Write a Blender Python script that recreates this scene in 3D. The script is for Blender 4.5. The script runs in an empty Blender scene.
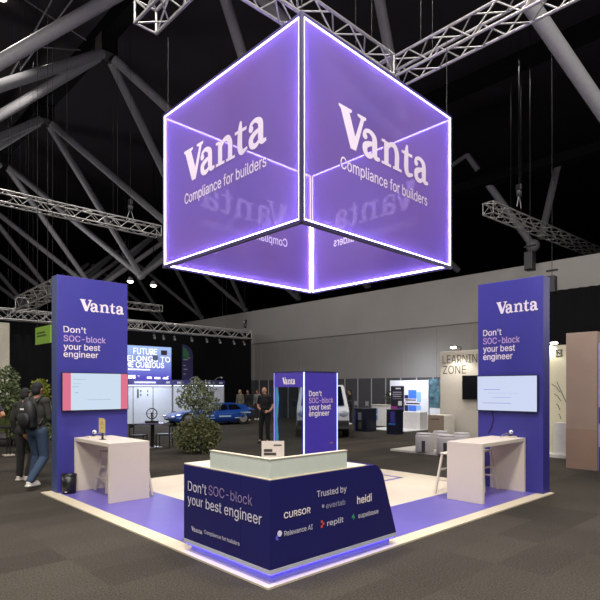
import bpy, bmesh, math, random
from mathutils import Vector, Matrix, noise as mnoise
R = math.radians
SC = bpy.context.scene
COL = SC.collection

# ------------------------------------------------------------------ camera
FPX, EYE, HOR = 536.0, 1.72, 388.0          # focal length in pixels, eye height, horizon row (600 px frame)
ANG = R(46.66)                              # booth X axis lies this far right of the view axis
SN, CS = math.sin(ANG), math.cos(ANG)
cam = bpy.data.objects.new('camera', bpy.data.cameras.new('camera'))
COL.objects.link(cam)
cam.location = (0, 0, EYE)
cam.rotation_euler = (R(90), 0, -math.atan2(CS, SN))
cam.data.sensor_width = 36
cam.data.lens = FPX / 600 * 36
cam.data.shift_y = (HOR - 300) / 600
cam.data.clip_end = 200
SC.camera = cam
# ------------------------------------------------------------------ world, exposure
w = bpy.data.worlds.new('world'); SC.world = w; w.use_nodes = True
w.node_tree.nodes['Background'].inputs[0].default_value = (.02, .02, .025, 1)
w.node_tree.nodes['Background'].inputs[1].default_value = .3
SC.view_settings.view_transform = 'Standard'
SC.view_settings.look = 'None'
SC.view_settings.exposure = 0
SC.view_settings.gamma = 1
SC.view_settings.use_curve_mapping = False
SC.render.film_transparent = False
# ------------------------------------------------------------------ hall lights and added fill lights
def lamp(name, kind, loc, energy, color=(1, .945, .865), size=1.0, rot=(0, 0, 0), angle=120, blend=.6):
    d = bpy.data.lights.new(name, kind); d.energy = energy; d.color = color
    if kind == 'AREA': d.shape = 'DISK'; d.size = size
    else: d.shadow_soft_size = size
    if kind == 'SPOT': d.spot_size = R(angle); d.spot_blend = blend
    o = bpy.data.objects.new(name, d); COL.objects.link(o); o.location = loc; o.rotation_euler = rot
    return o
lamp('hall_light', 'AREA', (0.5, 0.5, 11.5), 1150, size=2.0)
lamp('hall_light', 'AREA', (-3.2, -3.0, 7.5), 620, size=2.0, rot=(R(35), R(-35), 0))  # added fill from behind the camera for the upright faces
lamp('hall_light', 'AREA', (6.2, 1.0, 11.5), 750, size=1.6)
lamp('hall_light', 'AREA', (0.8, 6.5, 11.5), 900, size=1.4)
lamp('hall_light', 'AREA', (9.0, -3.0, 11.5), 380, size=2.0)
lamp('hall_light', 'AREA', (-4.5, 6.0, 11.5), 650, size=2.0)
for xy, e in (((13.6, 5.6), 1100), ((9.0, 13.0), 1300), ((14.5, 16.0), 1250), ((6.0, 19.0), 900), ((3.6, 16.2), 420), ((17.0, 8.0), 700), ((17.0, 23.0), 900)):  # unseen overhead spots, the weakest added to lift the left planting
    lamp('hall_spot', 'SPOT', (xy[0], xy[1], 12.5), e, size=.3, angle=130)
lamp('booth_spot', 'SPOT', (6.6, 7.4, 7.2), 330, size=.2, angle=75)
lamp('roof_fill_light', 'POINT', (2.0, 2.0, 5.0), 130, color=(1, .96, .93), size=.8)  # added point lights without fixtures, they brighten the roof tubes
lamp('roof_fill_light', 'POINT', (-4.0, 16.0, 4.6), 650, color=(1, .96, .93), size=.8)
lamp('roof_fill_light', 'POINT', (17.5, -1.0, 4.6), 450, color=(1, .96, .93), size=.8)
lamp('roof_fill_light', 'POINT', (9.0, 30.0, 6.0), 600, color=(1, .96, .93), size=.8)

# ------------------------------------------------------------------ pixel -> place helpers
def _w(lat, dep): return lat * SN + dep * CS, -lat * CS + dep * SN
def on_z(px, py, z=0.0):
    d = (z - EYE) * FPX / (HOR - py); x, y = _w((px - 300) / FPX * d, d); return Vector((x, y, z))
def on_x(px, py, X):
    a = (px - 300) / FPX; d = X / (a * SN + CS); x, y = _w(a * d, d); return Vector((X, y, EYE + (HOR - py) / FPX * d))
def on_y(px, py, Y):
    a = (px - 300) / FPX; d = Y / (-a * CS + SN); x, y = _w(a * d, d); return Vector((x, Y, EYE + (HOR - py) / FPX * d))
def on_d(px, py, d):
    x, y = _w((px - 300) / FPX * d, d); return Vector((x, y, EYE + (HOR - py) / FPX * d))
def depth(p): return p[0] * CS + p[1] * SN

# ------------------------------------------------------------------ materials
def lin(c):
    if isinstance(c, str): c = [int(c[i:i+2], 16) / 255 for i in (0, 2, 4)]
    return tuple(x / 12.92 if x <= .04045 else ((x + .055) / 1.055) ** 2.4 for x in c)
MATS = {}
def mat(name, col, rough=.5, metal=0.0, emit=0.0, var=.06, scale=12.0, bump=0.0, alpha=1.0, trans=0.0, coat=0.0, spec=.5, ecol=None):
    if name in MATS: return MATS[name]
    m = bpy.data.materials.new(name); m.use_nodes = True
    nt = m.node_tree; b = nt.nodes['Principled BSDF']; L = nt.links
    c = lin(col)
    tc = nt.nodes.new('ShaderNodeTexCoord'); nz = nt.nodes.new('ShaderNodeTexNoise')
    nz.inputs['Scale'].default_value = scale; nz.inputs['Detail'].default_value = 4
    L.new(tc.outputs['Object'], nz.inputs['Vector'])
    mr = nt.nodes.new('ShaderNodeMapRange'); mr.inputs[1].default_value = .3; mr.inputs[2].default_value = .7
    mr.inputs[3].default_value = 1 - var; mr.inputs[4].default_value = 1 + var
    L.new(nz.outputs['Fac'], mr.inputs[0])
    mx = nt.nodes.new('ShaderNodeVectorMath'); mx.operation = 'SCALE'; mx.inputs[0].default_value = c
    L.new(mr.outputs[0], mx.inputs['Scale']); L.new(mx.outputs[0], b.inputs['Base Color'])
    b.inputs['Roughness'].default_value = rough; b.inputs['Metallic'].default_value = metal
    b.inputs['Specular IOR Level'].default_value = spec
    b.inputs['Coat Weight'].default_value = coat
    b.inputs['Transmission Weight'].default_value = trans; b.inputs['Alpha'].default_value = alpha
    if emit:
        b.inputs['Emission Color'].default_value = (*(lin(ecol) if ecol else c), 1); b.inputs['Emission Strength'].default_value = emit
    if bump:
        bp = nt.nodes.new('ShaderNodeBump'); bp.inputs['Strength'].default_value = bump; bp.inputs['Distance'].default_value = .01
        L.new(nz.outputs['Fac'], bp.inputs['Height']); L.new(bp.outputs[0], b.inputs['Normal'])
    MATS[name] = m
    return m

def carpet_material():
    m = bpy.data.materials.new('carpet'); m.use_nodes = True; nt = m.node_tree; L = nt.links; b = nt.nodes['Principled BSDF']
    g = nt.nodes.new('ShaderNodeNewGeometry')
    def math_(op, a, bval=None):
        n = nt.nodes.new('ShaderNodeMath'); n.operation = op
        L.new(a, n.inputs[0])
        if bval is not None:
            if hasattr(bval, 'links'): L.new(bval, n.inputs[1])
            else: n.inputs[1].default_value = bval
        return n.outputs[0]
    sp = nt.nodes.new('ShaderNodeSeparateXYZ'); L.new(g.outputs['Position'], sp.inputs[0])
    fx = math_('FLOOR', math_('DIVIDE', sp.outputs[0], 1.0)); fy = math_('FLOOR', math_('DIVIDE', sp.outputs[1], .5))
    cb = nt.nodes.new('ShaderNodeCombineXYZ'); L.new(fx, cb.inputs[0]); L.new(fy, cb.inputs[1])
    wn = nt.nodes.new('ShaderNodeTexWhiteNoise'); L.new(cb.outputs[0], wn.inputs['Vector'])
    mr = nt.nodes.new('ShaderNodeMapRange'); mr.inputs[3].default_value = .82; mr.inputs[4].default_value = 1.2; L.new(wn.outputs['Value'], mr.inputs[0])
    nz = nt.nodes.new('ShaderNodeTexNoise'); nz.inputs['Scale'].default_value = 60; nz.inputs['Detail'].default_value = 6; nz.inputs['Roughness'].default_value = .9
    L.new(g.outputs['Position'], nz.inputs['Vector'])
    r2 = nt.nodes.new('ShaderNodeMapRange'); r2.inputs[1].default_value = .36; r2.inputs[2].default_value = .64; r2.inputs[3].default_value = 0; r2.inputs[4].default_value = 2.0
    L.new(nz.outputs['Fac'], r2.inputs[0])
    n3 = nt.nodes.new('ShaderNodeTexNoise'); n3.inputs['Scale'].default_value = .7; n3.inputs['Detail'].default_value = 3; L.new(g.outputs['Position'], n3.inputs['Vector'])
    r3 = nt.nodes.new('ShaderNodeMapRange'); r3.inputs[3].default_value = .8; r3.inputs[4].default_value = 1.2; L.new(n3.outputs['Fac'], r3.inputs[0])
    k = math_('MULTIPLY', math_('MULTIPLY', mr.outputs[0], r2.outputs[0]), r3.outputs[0])
    v = nt.nodes.new('ShaderNodeVectorMath'); v.operation = 'SCALE'; v.inputs[0].default_value = lin('38342e'); L.new(k, v.inputs['Scale'])
    L.new(v.outputs[0], b.inputs['Base Color']); b.inputs['Roughness'].default_value = .95; b.inputs['Specular IOR Level'].default_value = .15
    bp = nt.nodes.new('ShaderNodeBump'); bp.inputs['Strength'].default_value = .12; bp.inputs['Distance'].default_value = .01
    L.new(nz.outputs['Fac'], bp.inputs['Height']); L.new(bp.outputs[0], b.inputs['Normal'])
    return m

def sign_panel_material():
    """Violet printed acrylic sheet of the hanging sign: partly see-through, glossy, lit within."""
    m = bpy.data.materials.new('violet_acrylic'); m.use_nodes = True; nt = m.node_tree; L = nt.links
    b = nt.nodes['Principled BSDF']; out = nt.nodes['Material Output']
    nz = nt.nodes.new('ShaderNodeTexNoise'); nz.inputs['Scale'].default_value = .6
    tc = nt.nodes.new('ShaderNodeTexCoord'); L.new(tc.outputs['Object'], nz.inputs['Vector'])
    cr = nt.nodes.new('ShaderNodeMix'); cr.data_type = 'RGBA'
    cr.inputs[6].default_value = (*lin('7e70b8'), 1); cr.inputs[7].default_value = (*lin('9472b2'), 1)
    L.new(nz.outputs['Fac'], cr.inputs[0]); L.new(cr.outputs[2], b.inputs['Base Color'])
    L.new(cr.outputs[2], b.inputs['Emission Color']); b.inputs['Emission Strength'].default_value = .15
    b.inputs['Roughness'].default_value = .12; b.inputs['Specular IOR Level'].default_value = .4
    tr = nt.nodes.new('ShaderNodeBsdfTransparent'); tr.inputs[0].default_value = (*lin('e8e6fb'), 1)
    mx = nt.nodes.new('ShaderNodeMixShader'); mx.inputs[0].default_value = .59
    tl_ = nt.nodes.new('ShaderNodeBsdfTranslucent'); L.new(cr.outputs[2], tl_.inputs[0])
    m2 = nt.nodes.new('ShaderNodeMixShader'); m2.inputs[0].default_value = .4
    L.new(b.outputs[0], m2.inputs[1]); L.new(tl_.outputs[0], m2.inputs[2])
    L.new(tr.outputs[0], mx.inputs[1]); L.new(m2.outputs[0], mx.inputs[2]); L.new(mx.outputs[0], out.inputs[0])
    return m

def glass_material():
    m = bpy.data.materials.new('clear_glass'); m.use_nodes = True; nt = m.node_tree; L = nt.links
    b = nt.nodes['Principled BSDF']; out = nt.nodes['Material Output']
    b.inputs['Base Color'].default_value = (.6, .65, .7, 1); b.inputs['Roughness'].default_value = .05
    tr = nt.nodes.new('ShaderNodeBsdfTransparent'); tr.inputs[0].default_value = (.9, .93, .94, 1)
    gl = nt.nodes.new('ShaderNodeBsdfGlossy'); gl.inputs['Roughness'].default_value = .03
    nz = nt.nodes.new('ShaderNodeTexNoise'); mr = nt.nodes.new('ShaderNodeMapRange'); mr.inputs[3].default_value = .05; mr.inputs[4].default_value = .1
    L.new(nz.outputs['Fac'], mr.inputs[0])
    mx = nt.nodes.new('ShaderNodeMixShader'); L.new(mr.outputs[0], mx.inputs[0])
    L.new(tr.outputs[0], mx.inputs[1]); L.new(gl.outputs[0], mx.inputs[2]); L.new(mx.outputs[0], out.inputs[0])
    return m

def gradient_screen_material(name, c0, c1, z0, z1, strength):
    """A lit display whose picture runs from c0 (bottom) to c1 (top)."""
    m = bpy.data.materials.new(name); m.use_nodes = True; nt = m.node_tree; L = nt.links; b = nt.nodes['Principled BSDF']
    g = nt.nodes.new('ShaderNodeNewGeometry'); sp = nt.nodes.new('ShaderNodeSeparateXYZ'); L.new(g.outputs['Position'], sp.inputs[0])
    mr = nt.nodes.new('ShaderNodeMapRange'); mr.inputs[1].default_value = z0; mr.inputs[2].default_value = z1; L.new(sp.outputs[2], mr.inputs[0])
    mx = nt.nodes.new('ShaderNodeMix'); mx.data_type = 'RGBA'; mx.inputs[6].default_value = (*lin(c0), 1); mx.inputs[7].default_value = (*lin(c1), 1)
    L.new(mr.outputs[0], mx.inputs[0]); L.new(mx.outputs[2], b.inputs['Emission Color']); b.inputs['Emission Strength'].default_value = strength
    b.inputs['Base Color'].default_value = (.02, .02, .03, 1); b.inputs['Roughness'].default_value = .3
    return m

# ------------------------------------------------------------------ mesh builder
class MB:
    def __init__(s): s.v = []; s.f = []; s.sm = []
    def add(s, vs, fs, smooth=False):
        n = len(s.v); s.v += [Vector(v) for v in vs]
        for f in fs: s.f.append([i + n for i in f]); s.sm.append(smooth)
        return s
    def box(s, a, b):
        x0, y0, z0 = [min(p, q) for p, q in zip(a, b)]; x1, y1, z1 = [max(p, q) for p, q in zip(a, b)]
        return s.add([(x0,y0,z0),(x1,y0,z0),(x1,y1,z0),(x0,y1,z0),(x0,y0,z1),(x1,y0,z1),(x1,y1,z1),(x0,y1,z1)],
                     [(0,3,2,1),(4,5,6,7),(0,1,5,4),(1,2,6,5),(2,3,7,6),(3,0,4,7)])
    def frame_box(s, o, u, v, n, du, dv, dn):
        o, u, v, n = Vector(o), Vector(u) * du, Vector(v) * dv, Vector(n) * dn
        return s.add([o, o+u, o+u+v, o+v, o+n, o+u+n, o+u+v+n, o+v+n], [(0,3,2,1),(4,5,6,7),(0,1,5,4),(1,2,6,5),(2,3,7,6),(3,0,4,7)])
    def prism(s, pts, o, u, v, n, h, smooth=False):
        """2-D outline pts in the (u, v) frame at o, pushed out by h along n."""
        o, u, v, n = Vector(o), Vector(u), Vector(v), Vector(n)
        a = [o + u * p[0] + v * p[1] for p in pts]; k = len(a)
        s.add(a + [q + n * h for q in a], [list(range(k))[::-1], list(range(k, 2 * k))] + [(i, (i + 1) % k, (i + 1) % k + k, i + k) for i in range(k)], smooth)
        return s
    def bar(s, a, b, w, h=None):
        a, b = Vector(a), Vector(b); d = (b - a).normalized(); up = Vector((0, 0, 1)) if abs(d.z) < .95 else Vector((1, 0, 0))
        r = d.cross(up).normalized(); up = r.cross(d); h = h or w
        return s.frame_box(a - r * w / 2 - up * h / 2, r, up, d, w, h, (b - a).length)
    def tube(s, pts, r, seg=10, cap=True):
        pts = [Vector(p) for p in pts]; rs = r if isinstance(r, (list, tuple)) else [r] * len(pts)
        rings = []; prev = None
        for i, p in enumerate(pts):
            d = ((pts[min(i + 1, len(pts) - 1)] - p).normalized() + (p - pts[max(i - 1, 0)]).normalized())
            d = d.normalized() if d.length > 1e-6 else Vector((0, 0, 1))
            if prev is None: x = d.cross(Vector((0, 0, 1)) if abs(d.z) < .95 else Vector((1, 0, 0))).normalized()
            else: x = (prev - d * prev.dot(d)).normalized()
            prev = x; y = d.cross(x)
            rings.append([p + (x * math.cos(t) + y * math.sin(t)) * rs[i] for t in [2 * math.pi * k / seg for k in range(seg)]])
        vs = [v for r_ in rings for v in r_]; fs = []
        for i in range(len(pts) - 1):
            for k in range(seg):
                fs.append((i*seg+k, i*seg+(k+1)%seg, (i+1)*seg+(k+1)%seg, (i+1)*seg+k))
        s.add(vs, fs, True)
        if cap: s.add(rings[0], [list(range(seg))[::-1]]); s.add(rings[-1], [list(range(seg))])
        return s
    def lathe(s, prof, c=(0, 0, 0), seg=24):
        c = Vector(c); vs = []
        for r, z in prof: vs += [c + Vector((r * math.cos(2*math.pi*k/seg), r * math.sin(2*math.pi*k/seg), z)) for k in range(seg)]
        fs = [(i*seg+k, i*seg+(k+1)%seg, (i+1)*seg+(k+1)%seg, (i+1)*seg+k) for i in range(len(prof)-1) for k in range(seg)]
        return s.add(vs, fs, True)
    def ell(s, c, r, seg=14, rings=9):
        c = Vector(c); r = r if isinstance(r, (list, tuple)) else (r, r, r)
        vs = [c + Vector((0, 0, -r[2]))]
        for i in range(1, rings):
            t = math.pi * i / rings - math.pi / 2
            vs += [c + Vector((r[0]*math.cos(t)*math.cos(2*math.pi*k/seg), r[1]*math.cos(t)*math.sin(2*math.pi*k/seg), r[2]*math.sin(t))) for k in range(seg)]
        vs.append(c + Vector((0, 0, r[2]))); n = len(vs) - 1; fs = []
        for k in range(seg):
            fs.append((0, 1 + (k+1) % seg, 1 + k)); fs.append((n, n - seg + k, n - seg + (k+1) % seg))
            for i in range(rings - 2):
                a = 1 + i * seg; fs.append((a+k, a+(k+1)%seg, a+seg+(k+1)%seg, a+seg+k))
        return s.add(vs, fs, True)
    def cap(s, a, ra, b, rb, seg=12):
        a, b = Vector(a), Vector(b); s.ell(a, ra, seg, 8); s.ell(b, rb, seg, 8)
        return s.tube([a, b], [ra, rb], seg)
    def move(s, M): s.v = [M @ v for v in s.v]; return s

WORLD = {}
def W(o):
    return WORLD.get(o.name, Matrix.Identity(4)) if o is not None else Matrix.Identity(4)
def tag(o, label=None, cat=None, group=None, kind=None):
    if label: o['label'] = label
    if cat: o['category'] = cat
    if group: o['group'] = group
    if kind: o['kind'] = kind
    return o
def thing(name, loc, label, cat, group=None, rz=0):
    o = bpy.data.objects.new(name, None); COL.objects.link(o); o.empty_display_size = .1
    o.location = loc; o.rotation_euler = (0, 0, rz)
    WORLD[o.name] = Matrix.Translation(Vector(loc)) @ Matrix.Rotation(rz, 4, 'Z')
    return tag(o, label, cat, group)
def link(name, me, m, parent=None):
    o = bpy.data.objects.new(name, me); COL.objects.link(o)
    if m and not me.materials: me.materials.append(m)
    if parent: o.parent = parent; WORLD[o.name] = W(parent)
    return o
def build(mb, name, m, parent=None, bevel=0.0, origin=None, label=None):
    """World-space builder -> one mesh object (vertices kept in the parent's frame)."""
    if parent: Mi = W(parent).inverted()
    elif origin is not None: Mi = Matrix.Translation(-Vector(origin))
    else: Mi = Matrix.Identity(4)
    me = bpy.data.meshes.new(name)
    me.from_pydata([Mi @ v for v in mb.v], [], mb.f)
    for p, sm in zip(me.polygons, mb.sm): p.use_smooth = sm
    bm = bmesh.new(); bm.from_mesh(me)
    bmesh.ops.recalc_face_normals(bm, faces=bm.faces)
    big = [f for f in bm.faces if len(f.verts) > 4]
    if big: bmesh.ops.triangulate(bm, faces=big)
    bm.to_mesh(me); bm.free(); me.update()
    o = link(name, me, m, parent)
    if origin is not None and not parent:
        o.location = origin; WORLD[o.name] = Matrix.Translation(Vector(origin))
    if bevel:
        b = o.modifiers.new('bevel', 'BEVEL'); b.width = bevel; b.segments = 2; b.limit_method = 'ANGLE'; b.angle_limit = R(40)
    if label: o['label'] = label
    return o
def struct(mb, name, m):
    return tag(build(mb, name, m), kind='structure')
def kids(o): return [c for c in COL.objects if c.parent == o]
def copy_tree(o, parent=None):
    c = o.copy(); COL.objects.link(c)
    if parent: c.parent = parent
    for ch in kids(o): copy_tree(ch, c)
    return c
def baked(o):
    """Apply an object's modifiers to plain mesh data."""
    bpy.context.view_layer.update(); dg = bpy.context.evaluated_depsgraph_get()
    me = bpy.data.meshes.new_from_object(o.evaluated_get(dg)); o.modifiers.clear(); old = o.data; o.data = me
    bpy.data.meshes.remove(old); return o
def fused(mb, name, m, parent=None, voxel=.012, smooth=4):
    """Overlapping solids melted into one continuous skin."""
    o = build(mb, name, m, parent)
    r = o.modifiers.new('remesh', 'REMESH'); r.mode = 'VOXEL'; r.voxel_size = voxel; r.use_smooth_shade = True
    s = o.modifiers.new('smooth', 'SMOOTH'); s.iterations = smooth; s.factor = .5
    return baked(o)

# ------------------------------------------------------------------ lettering
XA, YA, ZA = Vector((1, 0, 0)), Vector((0, 1, 0)), Vector((0, 0, 1))
_txt = {}
def _font():
    import os
    p = os.path.join(bpy.utils.system_resource('DATAFILES') or '', 'fonts', 'Inter.woff2')
    try: return bpy.data.fonts.load(p)
    except Exception: return None           # Blender's built-in face stands in
FONT = _font()
def text_mesh(body, bold=0.0):
    key = (body, bold)
    if key in _txt: return _txt[key]
    c = bpy.data.curves.new('lettering', 'FONT'); c.body = body
    if FONT: c.font = FONT
    c.resolution_u = 3; c.offset = bold
    o = bpy.data.objects.new('lettering', c); COL.objects.link(o)
    bpy.context.view_layer.update(); dg = bpy.context.evaluated_depsgraph_get()
    me = bpy.data.meshes.new_from_object(o.evaluated_get(dg))
    r = ([tuple(v.co) for v in me.vertices], [tuple(p.vertices) for p in me.polygons])
    bpy.data.objects.remove(o); bpy.data.curves.remove(c); bpy.data.meshes.remove(me)
    _txt[key] = r
    return r
_H = None
def cap_height():
    global _H
    if _H is None: _H = max(v[1] for v in text_mesh('H')[0])
    return _H
def flat_letters(body, p, u, width, cap, n, bold=0.0, lift=.003, both=False):
    """Letters as a thin raised print: p = left end of the baseline, u = reading direction, n = outward normal."""
    vs, fs = text_mesh(body, 0)
    x0 = min(v[0] for v in vs); x1 = max(v[0] for v in vs)
    sx = width / (x1 - x0); sy = cap / cap_height()
    mb = MB(); p, u, n = Vector(p), Vector(u), Vector(n)
    k = bold * .8           # a heavier weight: the same outline laid down again a hair to each side
    for i, (ox, oz) in enumerate(((0, 0),) if k < .003 else ((0, 0), (k, k * .7), (-k, k * .7), (k, -k * .7), (-k, -k * .7))):
        l2 = lift + i * .0002
        mb.add([p + u * (v[0] - x0 + ox) * sx + ZA * (v[1] + oz) * sy + n * l2 for v in vs], fs)
        if both: mb.add([p + u * (v[0] - x0 + ox) * sx + ZA * (v[1] + oz) * sy - n * (both + i * .0002) for v in vs], fs)
    return mb

def cat_pts(pts, n=6):
    out = []
    P = [Vector((*p, 0)).to_2d() if len(p) == 2 else Vector(p) for p in pts]
    for i in range(len(P) - 1):
        p0, p1, p2, p3 = P[max(i-1, 0)], P[i], P[i+1], P[min(i+2, len(P)-1)]
        for k in range(n):
            t = k / n
            out.append(.5 * (2*p1 + (p2-p0)*t + (2*p0-5*p1+4*p2-p3)*t*t + (3*p1-p0-3*p2+p3)*t**3))
    out.append(P[-1]); return out
def ribbon2d(pts):
    """(x, y, width) stations -> closed outline with smooth sides."""
    q = cat_pts([Vector((a, b, c)) for a, b, c in pts], 6); L = []; Rr = []
    for i, p in enumerate(q):
        d = (q[min(i+1, len(q)-1)] - q[max(i-1, 0)]).to_2d().normalized(); nrm = Vector((-d.y, d.x))
        L.append(p.to_2d() + nrm * p.z / 2); Rr.append(p.to_2d() - nrm * p.z / 2)
    return L, Rr
def wordmark():
    """Heavy soft-serif word, x-height 1, drawn as overlapping quads."""
    V, F = [], []
    def quadstrip(L, Rr, dx):
        n = len(V); l_ = len(F) * .00001; V.extend([(a.x + dx, a.y, l_) for a in L]); V.extend([(a.x + dx, a.y, l_) for a in Rr]); k = len(L)
        for i in range(k - 1): F.append((n + i, n + k + i, n + k + i + 1, n + i + 1))
    def st(dx, *p): quadstrip(*ribbon2d(p), dx)
    def disc(dx, x, y, r):
        n = len(V); V.extend([(x + dx + r * math.cos(t), y + r * math.sin(t), len(F) * .00001) for t in [math.pi * k / 8 for k in range(16)]]); F.append(tuple(range(n, n + 16)))
    def V_(dx):
        n = len(V); V.extend([(x + dx, y, 0) for x, y in ((-.04,1.45),(.62,1.45),(.62,1.35),(.50,1.30),(.80,.50),(.66,-.03),(.56,-.03),(.06,1.30),(-.04,1.36))]); F.append(tuple(range(n, n + 9)))
        n = len(V); V.extend([(x + dx, y, .0002) for x, y in ((.66,-.03),(.84,-.03),(1.27,1.30),(1.38,1.35),(1.38,1.45),(.92,1.45),(.92,1.36),(1.09,1.30),(.80,.50))]); F.append(tuple(range(n, n + 9)))
    def a_(dx):
        disc(dx, .16, .74, .13)
        st(dx, (.08,.76,.10), (.18,.93,.15), (.42,1.0,.18), (.66,.86,.26), (.70,.60,.28), (.70,.25,.28), (.78,.07,.22), (1.0,.08,.12))
        st(dx, (.70,.58,.14), (.42,.52,.20), (.17,.36,.26), (.20,.10,.24), (.42,.03,.20), (.66,.18,.12))
    def n_(dx):
        st(dx, (.26,.98,.27), (.26,.5,.27), (.26,.02,.27)); st(dx, (-.02,.94,.11), (.2,.96,.12)); st(dx, (-.02,.05,.11), (.54,.05,.11))
        st(dx, (.32,.70,.10), (.50,.93,.18), (.76,.94,.24), (.90,.68,.27), (.90,.3,.27), (.90,.02,.27)); st(dx, (.66,.05,.11), (1.2,.05,.11))
    def t_(dx):
        st(dx, (.34,1.30,.10), (.30,1.0,.24), (.28,.6,.28), (.29,.24,.28), (.42,.05,.22), (.72,.14,.10)); st(dx, (-.02,.92,.12), (.68,.92,.13))
    V_(0); a_(1.16); n_(2.28); t_(3.50); a_(4.28)
    return V, F, -.04, 5.33
_WM = wordmark()
def logo(p, u, width, cap, n, lift=.003, both=False):
    V, F, x0, x1 = _WM; sx = width / (x1 - x0); sy = cap / 1.45; mb = MB(); p, u, n = Vector(p), Vector(u), Vector(n)
    mb.add([p + u * (x - x0) * sx + ZA * y * sy + n * (lift + l_) for x, y, l_ in V], F)
    if both: mb.add([p + u * (x - x0) * sx + ZA * y * sy - n * (both + l_) for x, y, l_ in V], F)
    return mb
def fit(plane, val, a, px1, caph):
    """Baseline start pixel a, right end px1, capital height in pixels -> start point, width, cap height on a plane."""
    f = on_x if plane == 'x' else on_y
    p = f(a[0], a[1], val); q = f(px1, a[1], val)
    return p, (q - p).length, caph * depth(p) / FPX
UX, NX = -YA, -XA      # boards facing -X read towards -Y
UY, NY = XA, -YA       # boards facing -Y read towards +X
def board(parent, body, plane, val, a, px1, caph, m, bold=.012, name='lettering', mark=False, both=False, lift=.003):
    p, wd, ch = fit(plane, val, a, px1, caph)
    u, n = (UX, NX) if plane == 'x' else (UY, NY)
    mb = logo(p, u, wd, ch, n, lift, both) if mark else flat_letters(body, p, u, wd, ch, n, bold, lift, both)
    return build(mb, name, m, parent)

# ------------------------------------------------------------------ palette
M_WHITE = mat('warm_white_laminate', 'd2c7b8', .45, var=.008)
M_CREAM = mat('cream_vinyl', 'cfc3ae', .5, var=.03, scale=3)
M_BORDER = mat('cream_border_vinyl', 'c6baa2', .5, var=.03, scale=3)
M_PVINYL = mat('violet_vinyl', '6258a6', .35, var=.04, scale=4)
M_PURPLE = mat('violet_print', '39378c', .5, var=.03, scale=3)
M_NAVY = mat('navy_laminate', '1b1b5c', .35, var=.03, scale=3)
M_KIOSK = mat('deep_violet_print', '3f309c', .45, var=.03)
M_SAGE = mat('sage_grey_paint', 'c2cac2', .5, var=.02)
M_SILVER = mat('silver_trim', 'b4b6c6', .4)
M_LETTER = mat('pale_letter_print', 'e9dfe2', .5, var=.02)
M_PINK = mat('lilac_letter_print', 'c2a3d2', .5, var=.02)
M_LED = mat('led_strip', 'cfc8ff', .4, emit=12.0, ecol='b4aaff')
M_LEDB = mat('blue_led_strip', '8c8cff', .4, emit=6.0, ecol='3a30ff')
M_ALU = mat('truss_aluminium', 'a9a7a6', .35, metal=.6)
M_TUBE = mat('grey_painted_steel', '98979c', .55, var=.06)
M_BLACK = mat('black_metal', '141416', .45)
M_BLACKP = mat('black_plastic', '1a1a1d', .4)
M_DRAPE = mat('black_drape', '0b0b0e', .95, spec=.1, scale=4)
M_DARK = mat('charcoal_panel', '37363a', .7)
M_GLASS = glass_material()
M_SCREEN = mat('display_glass', '0c0c10', .15)
M_BULB = mat('lamp_glow', 'fff2dc', .4, emit=9.0)

# ================================================================== HALL
struct(MB().box((-25, -25, -.3), (60, 75, 0)), 'floor', carpet_material())
struct(MB().box((-25, -25, 17), (60, 75, 17.2)), 'ceiling', mat('black_ceiling', '413d42', .9, spec=.1))
M_HALL = mat('black_hall_wall', '18171a', .9, spec=.1)
struct(MB().box((-25, 74.8, 0), (60, 75, 17)), 'wall_back', M_HALL)
struct(MB().box((59.8, -25, 0), (60, 75, 17)), 'wall_right', M_HALL)
struct(MB().box((-25, -25, 0), (-24.8, 75, 17)), 'wall_left', M_HALL)
struct(MB().box((-25, -25, 0), (60, -24.8, 17)), 'wall_front', M_HALL)
# partition wall on the right with its dark dado and panel joints
WX = 20.3
M_PART = mat('partition_grey', '8a8785', .85, var=.05, scale=.6)
struct(MB().box((WX, -10, 4.42), (WX + .4, 48, 6.4)), 'wall_partition_upper', M_PART)
struct(MB().box((WX + .03, -10, 2.19), (WX + .4, 48, 4.42)), 'wall_partition_middle', mat('partition_grey_low', '7d7a78', .85, var=.05, scale=.6))
struct(MB().box((WX + .02, -10, 0), (WX + .4, 48, 2.19)), 'wall_partition_dado', mat('dado_charcoal', '3f3e43', .8, var=.06, scale=1.5))
mb = MB()
for k in range(36): mb.box((WX, 7 + k * .86, .02), (WX + .02, 7.05 + k * .86, 2.19))
struct(mb, 'trim_1', mat('joint_grey', '9a999e', .7))
mb = MB()
for k in range(16): mb.box((WX + .012, 6 + k * 1.72, 2.19), (WX + .03, 6.02 + k * 1.72, 4.42))
struct(mb, 'trim_2', mat('joint_light', '8d8a88', .8))

def drape(name, pts, z1, label):
    """Heavy pleated cloth standing along a line."""
    mb = MB(); a, b = Vector(pts[0]), Vector(pts[1]); d = (b - a); n = int(d.length / .16); u = d.normalized(); s = Vector((-u.y, u.x, 0)); vs = []
    for k in range(n + 1):
        p = a + d * k / n + s * (.05 * (1 if k % 2 else -1)); vs += [(p.x, p.y, .01), (p.x, p.y, z1)]
    m2 = [Vector(v) + s * .03 for v in vs]; c = len(vs)
    mb.add(vs + m2, [(2*k, 2*k+2, 2*k+3, 2*k+1) for k in range(n)] + [(c+2*k, c+2*k+1, c+2*k+3, c+2*k+2) for k in range(n)] + [(2*k+1, 2*k+3, c+2*k+3, c+2*k+1) for k in range(n)], True)
    return tag(build(mb, name, M_DRAPE, origin=((a + b) / 2)), label, 'curtain')
drape('stage_curtain', ((20.1, 25.6, 0), (2.0, 25.6, 0)), 5.0, 'wide black pleated curtain behind the lit screen and exhibition stalls')
drape('black_curtain', ((19.2, 7.9, 0), (19.2, -6, 0)), 5.1, 'black curtain behind the beige panel at the right edge')
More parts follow.
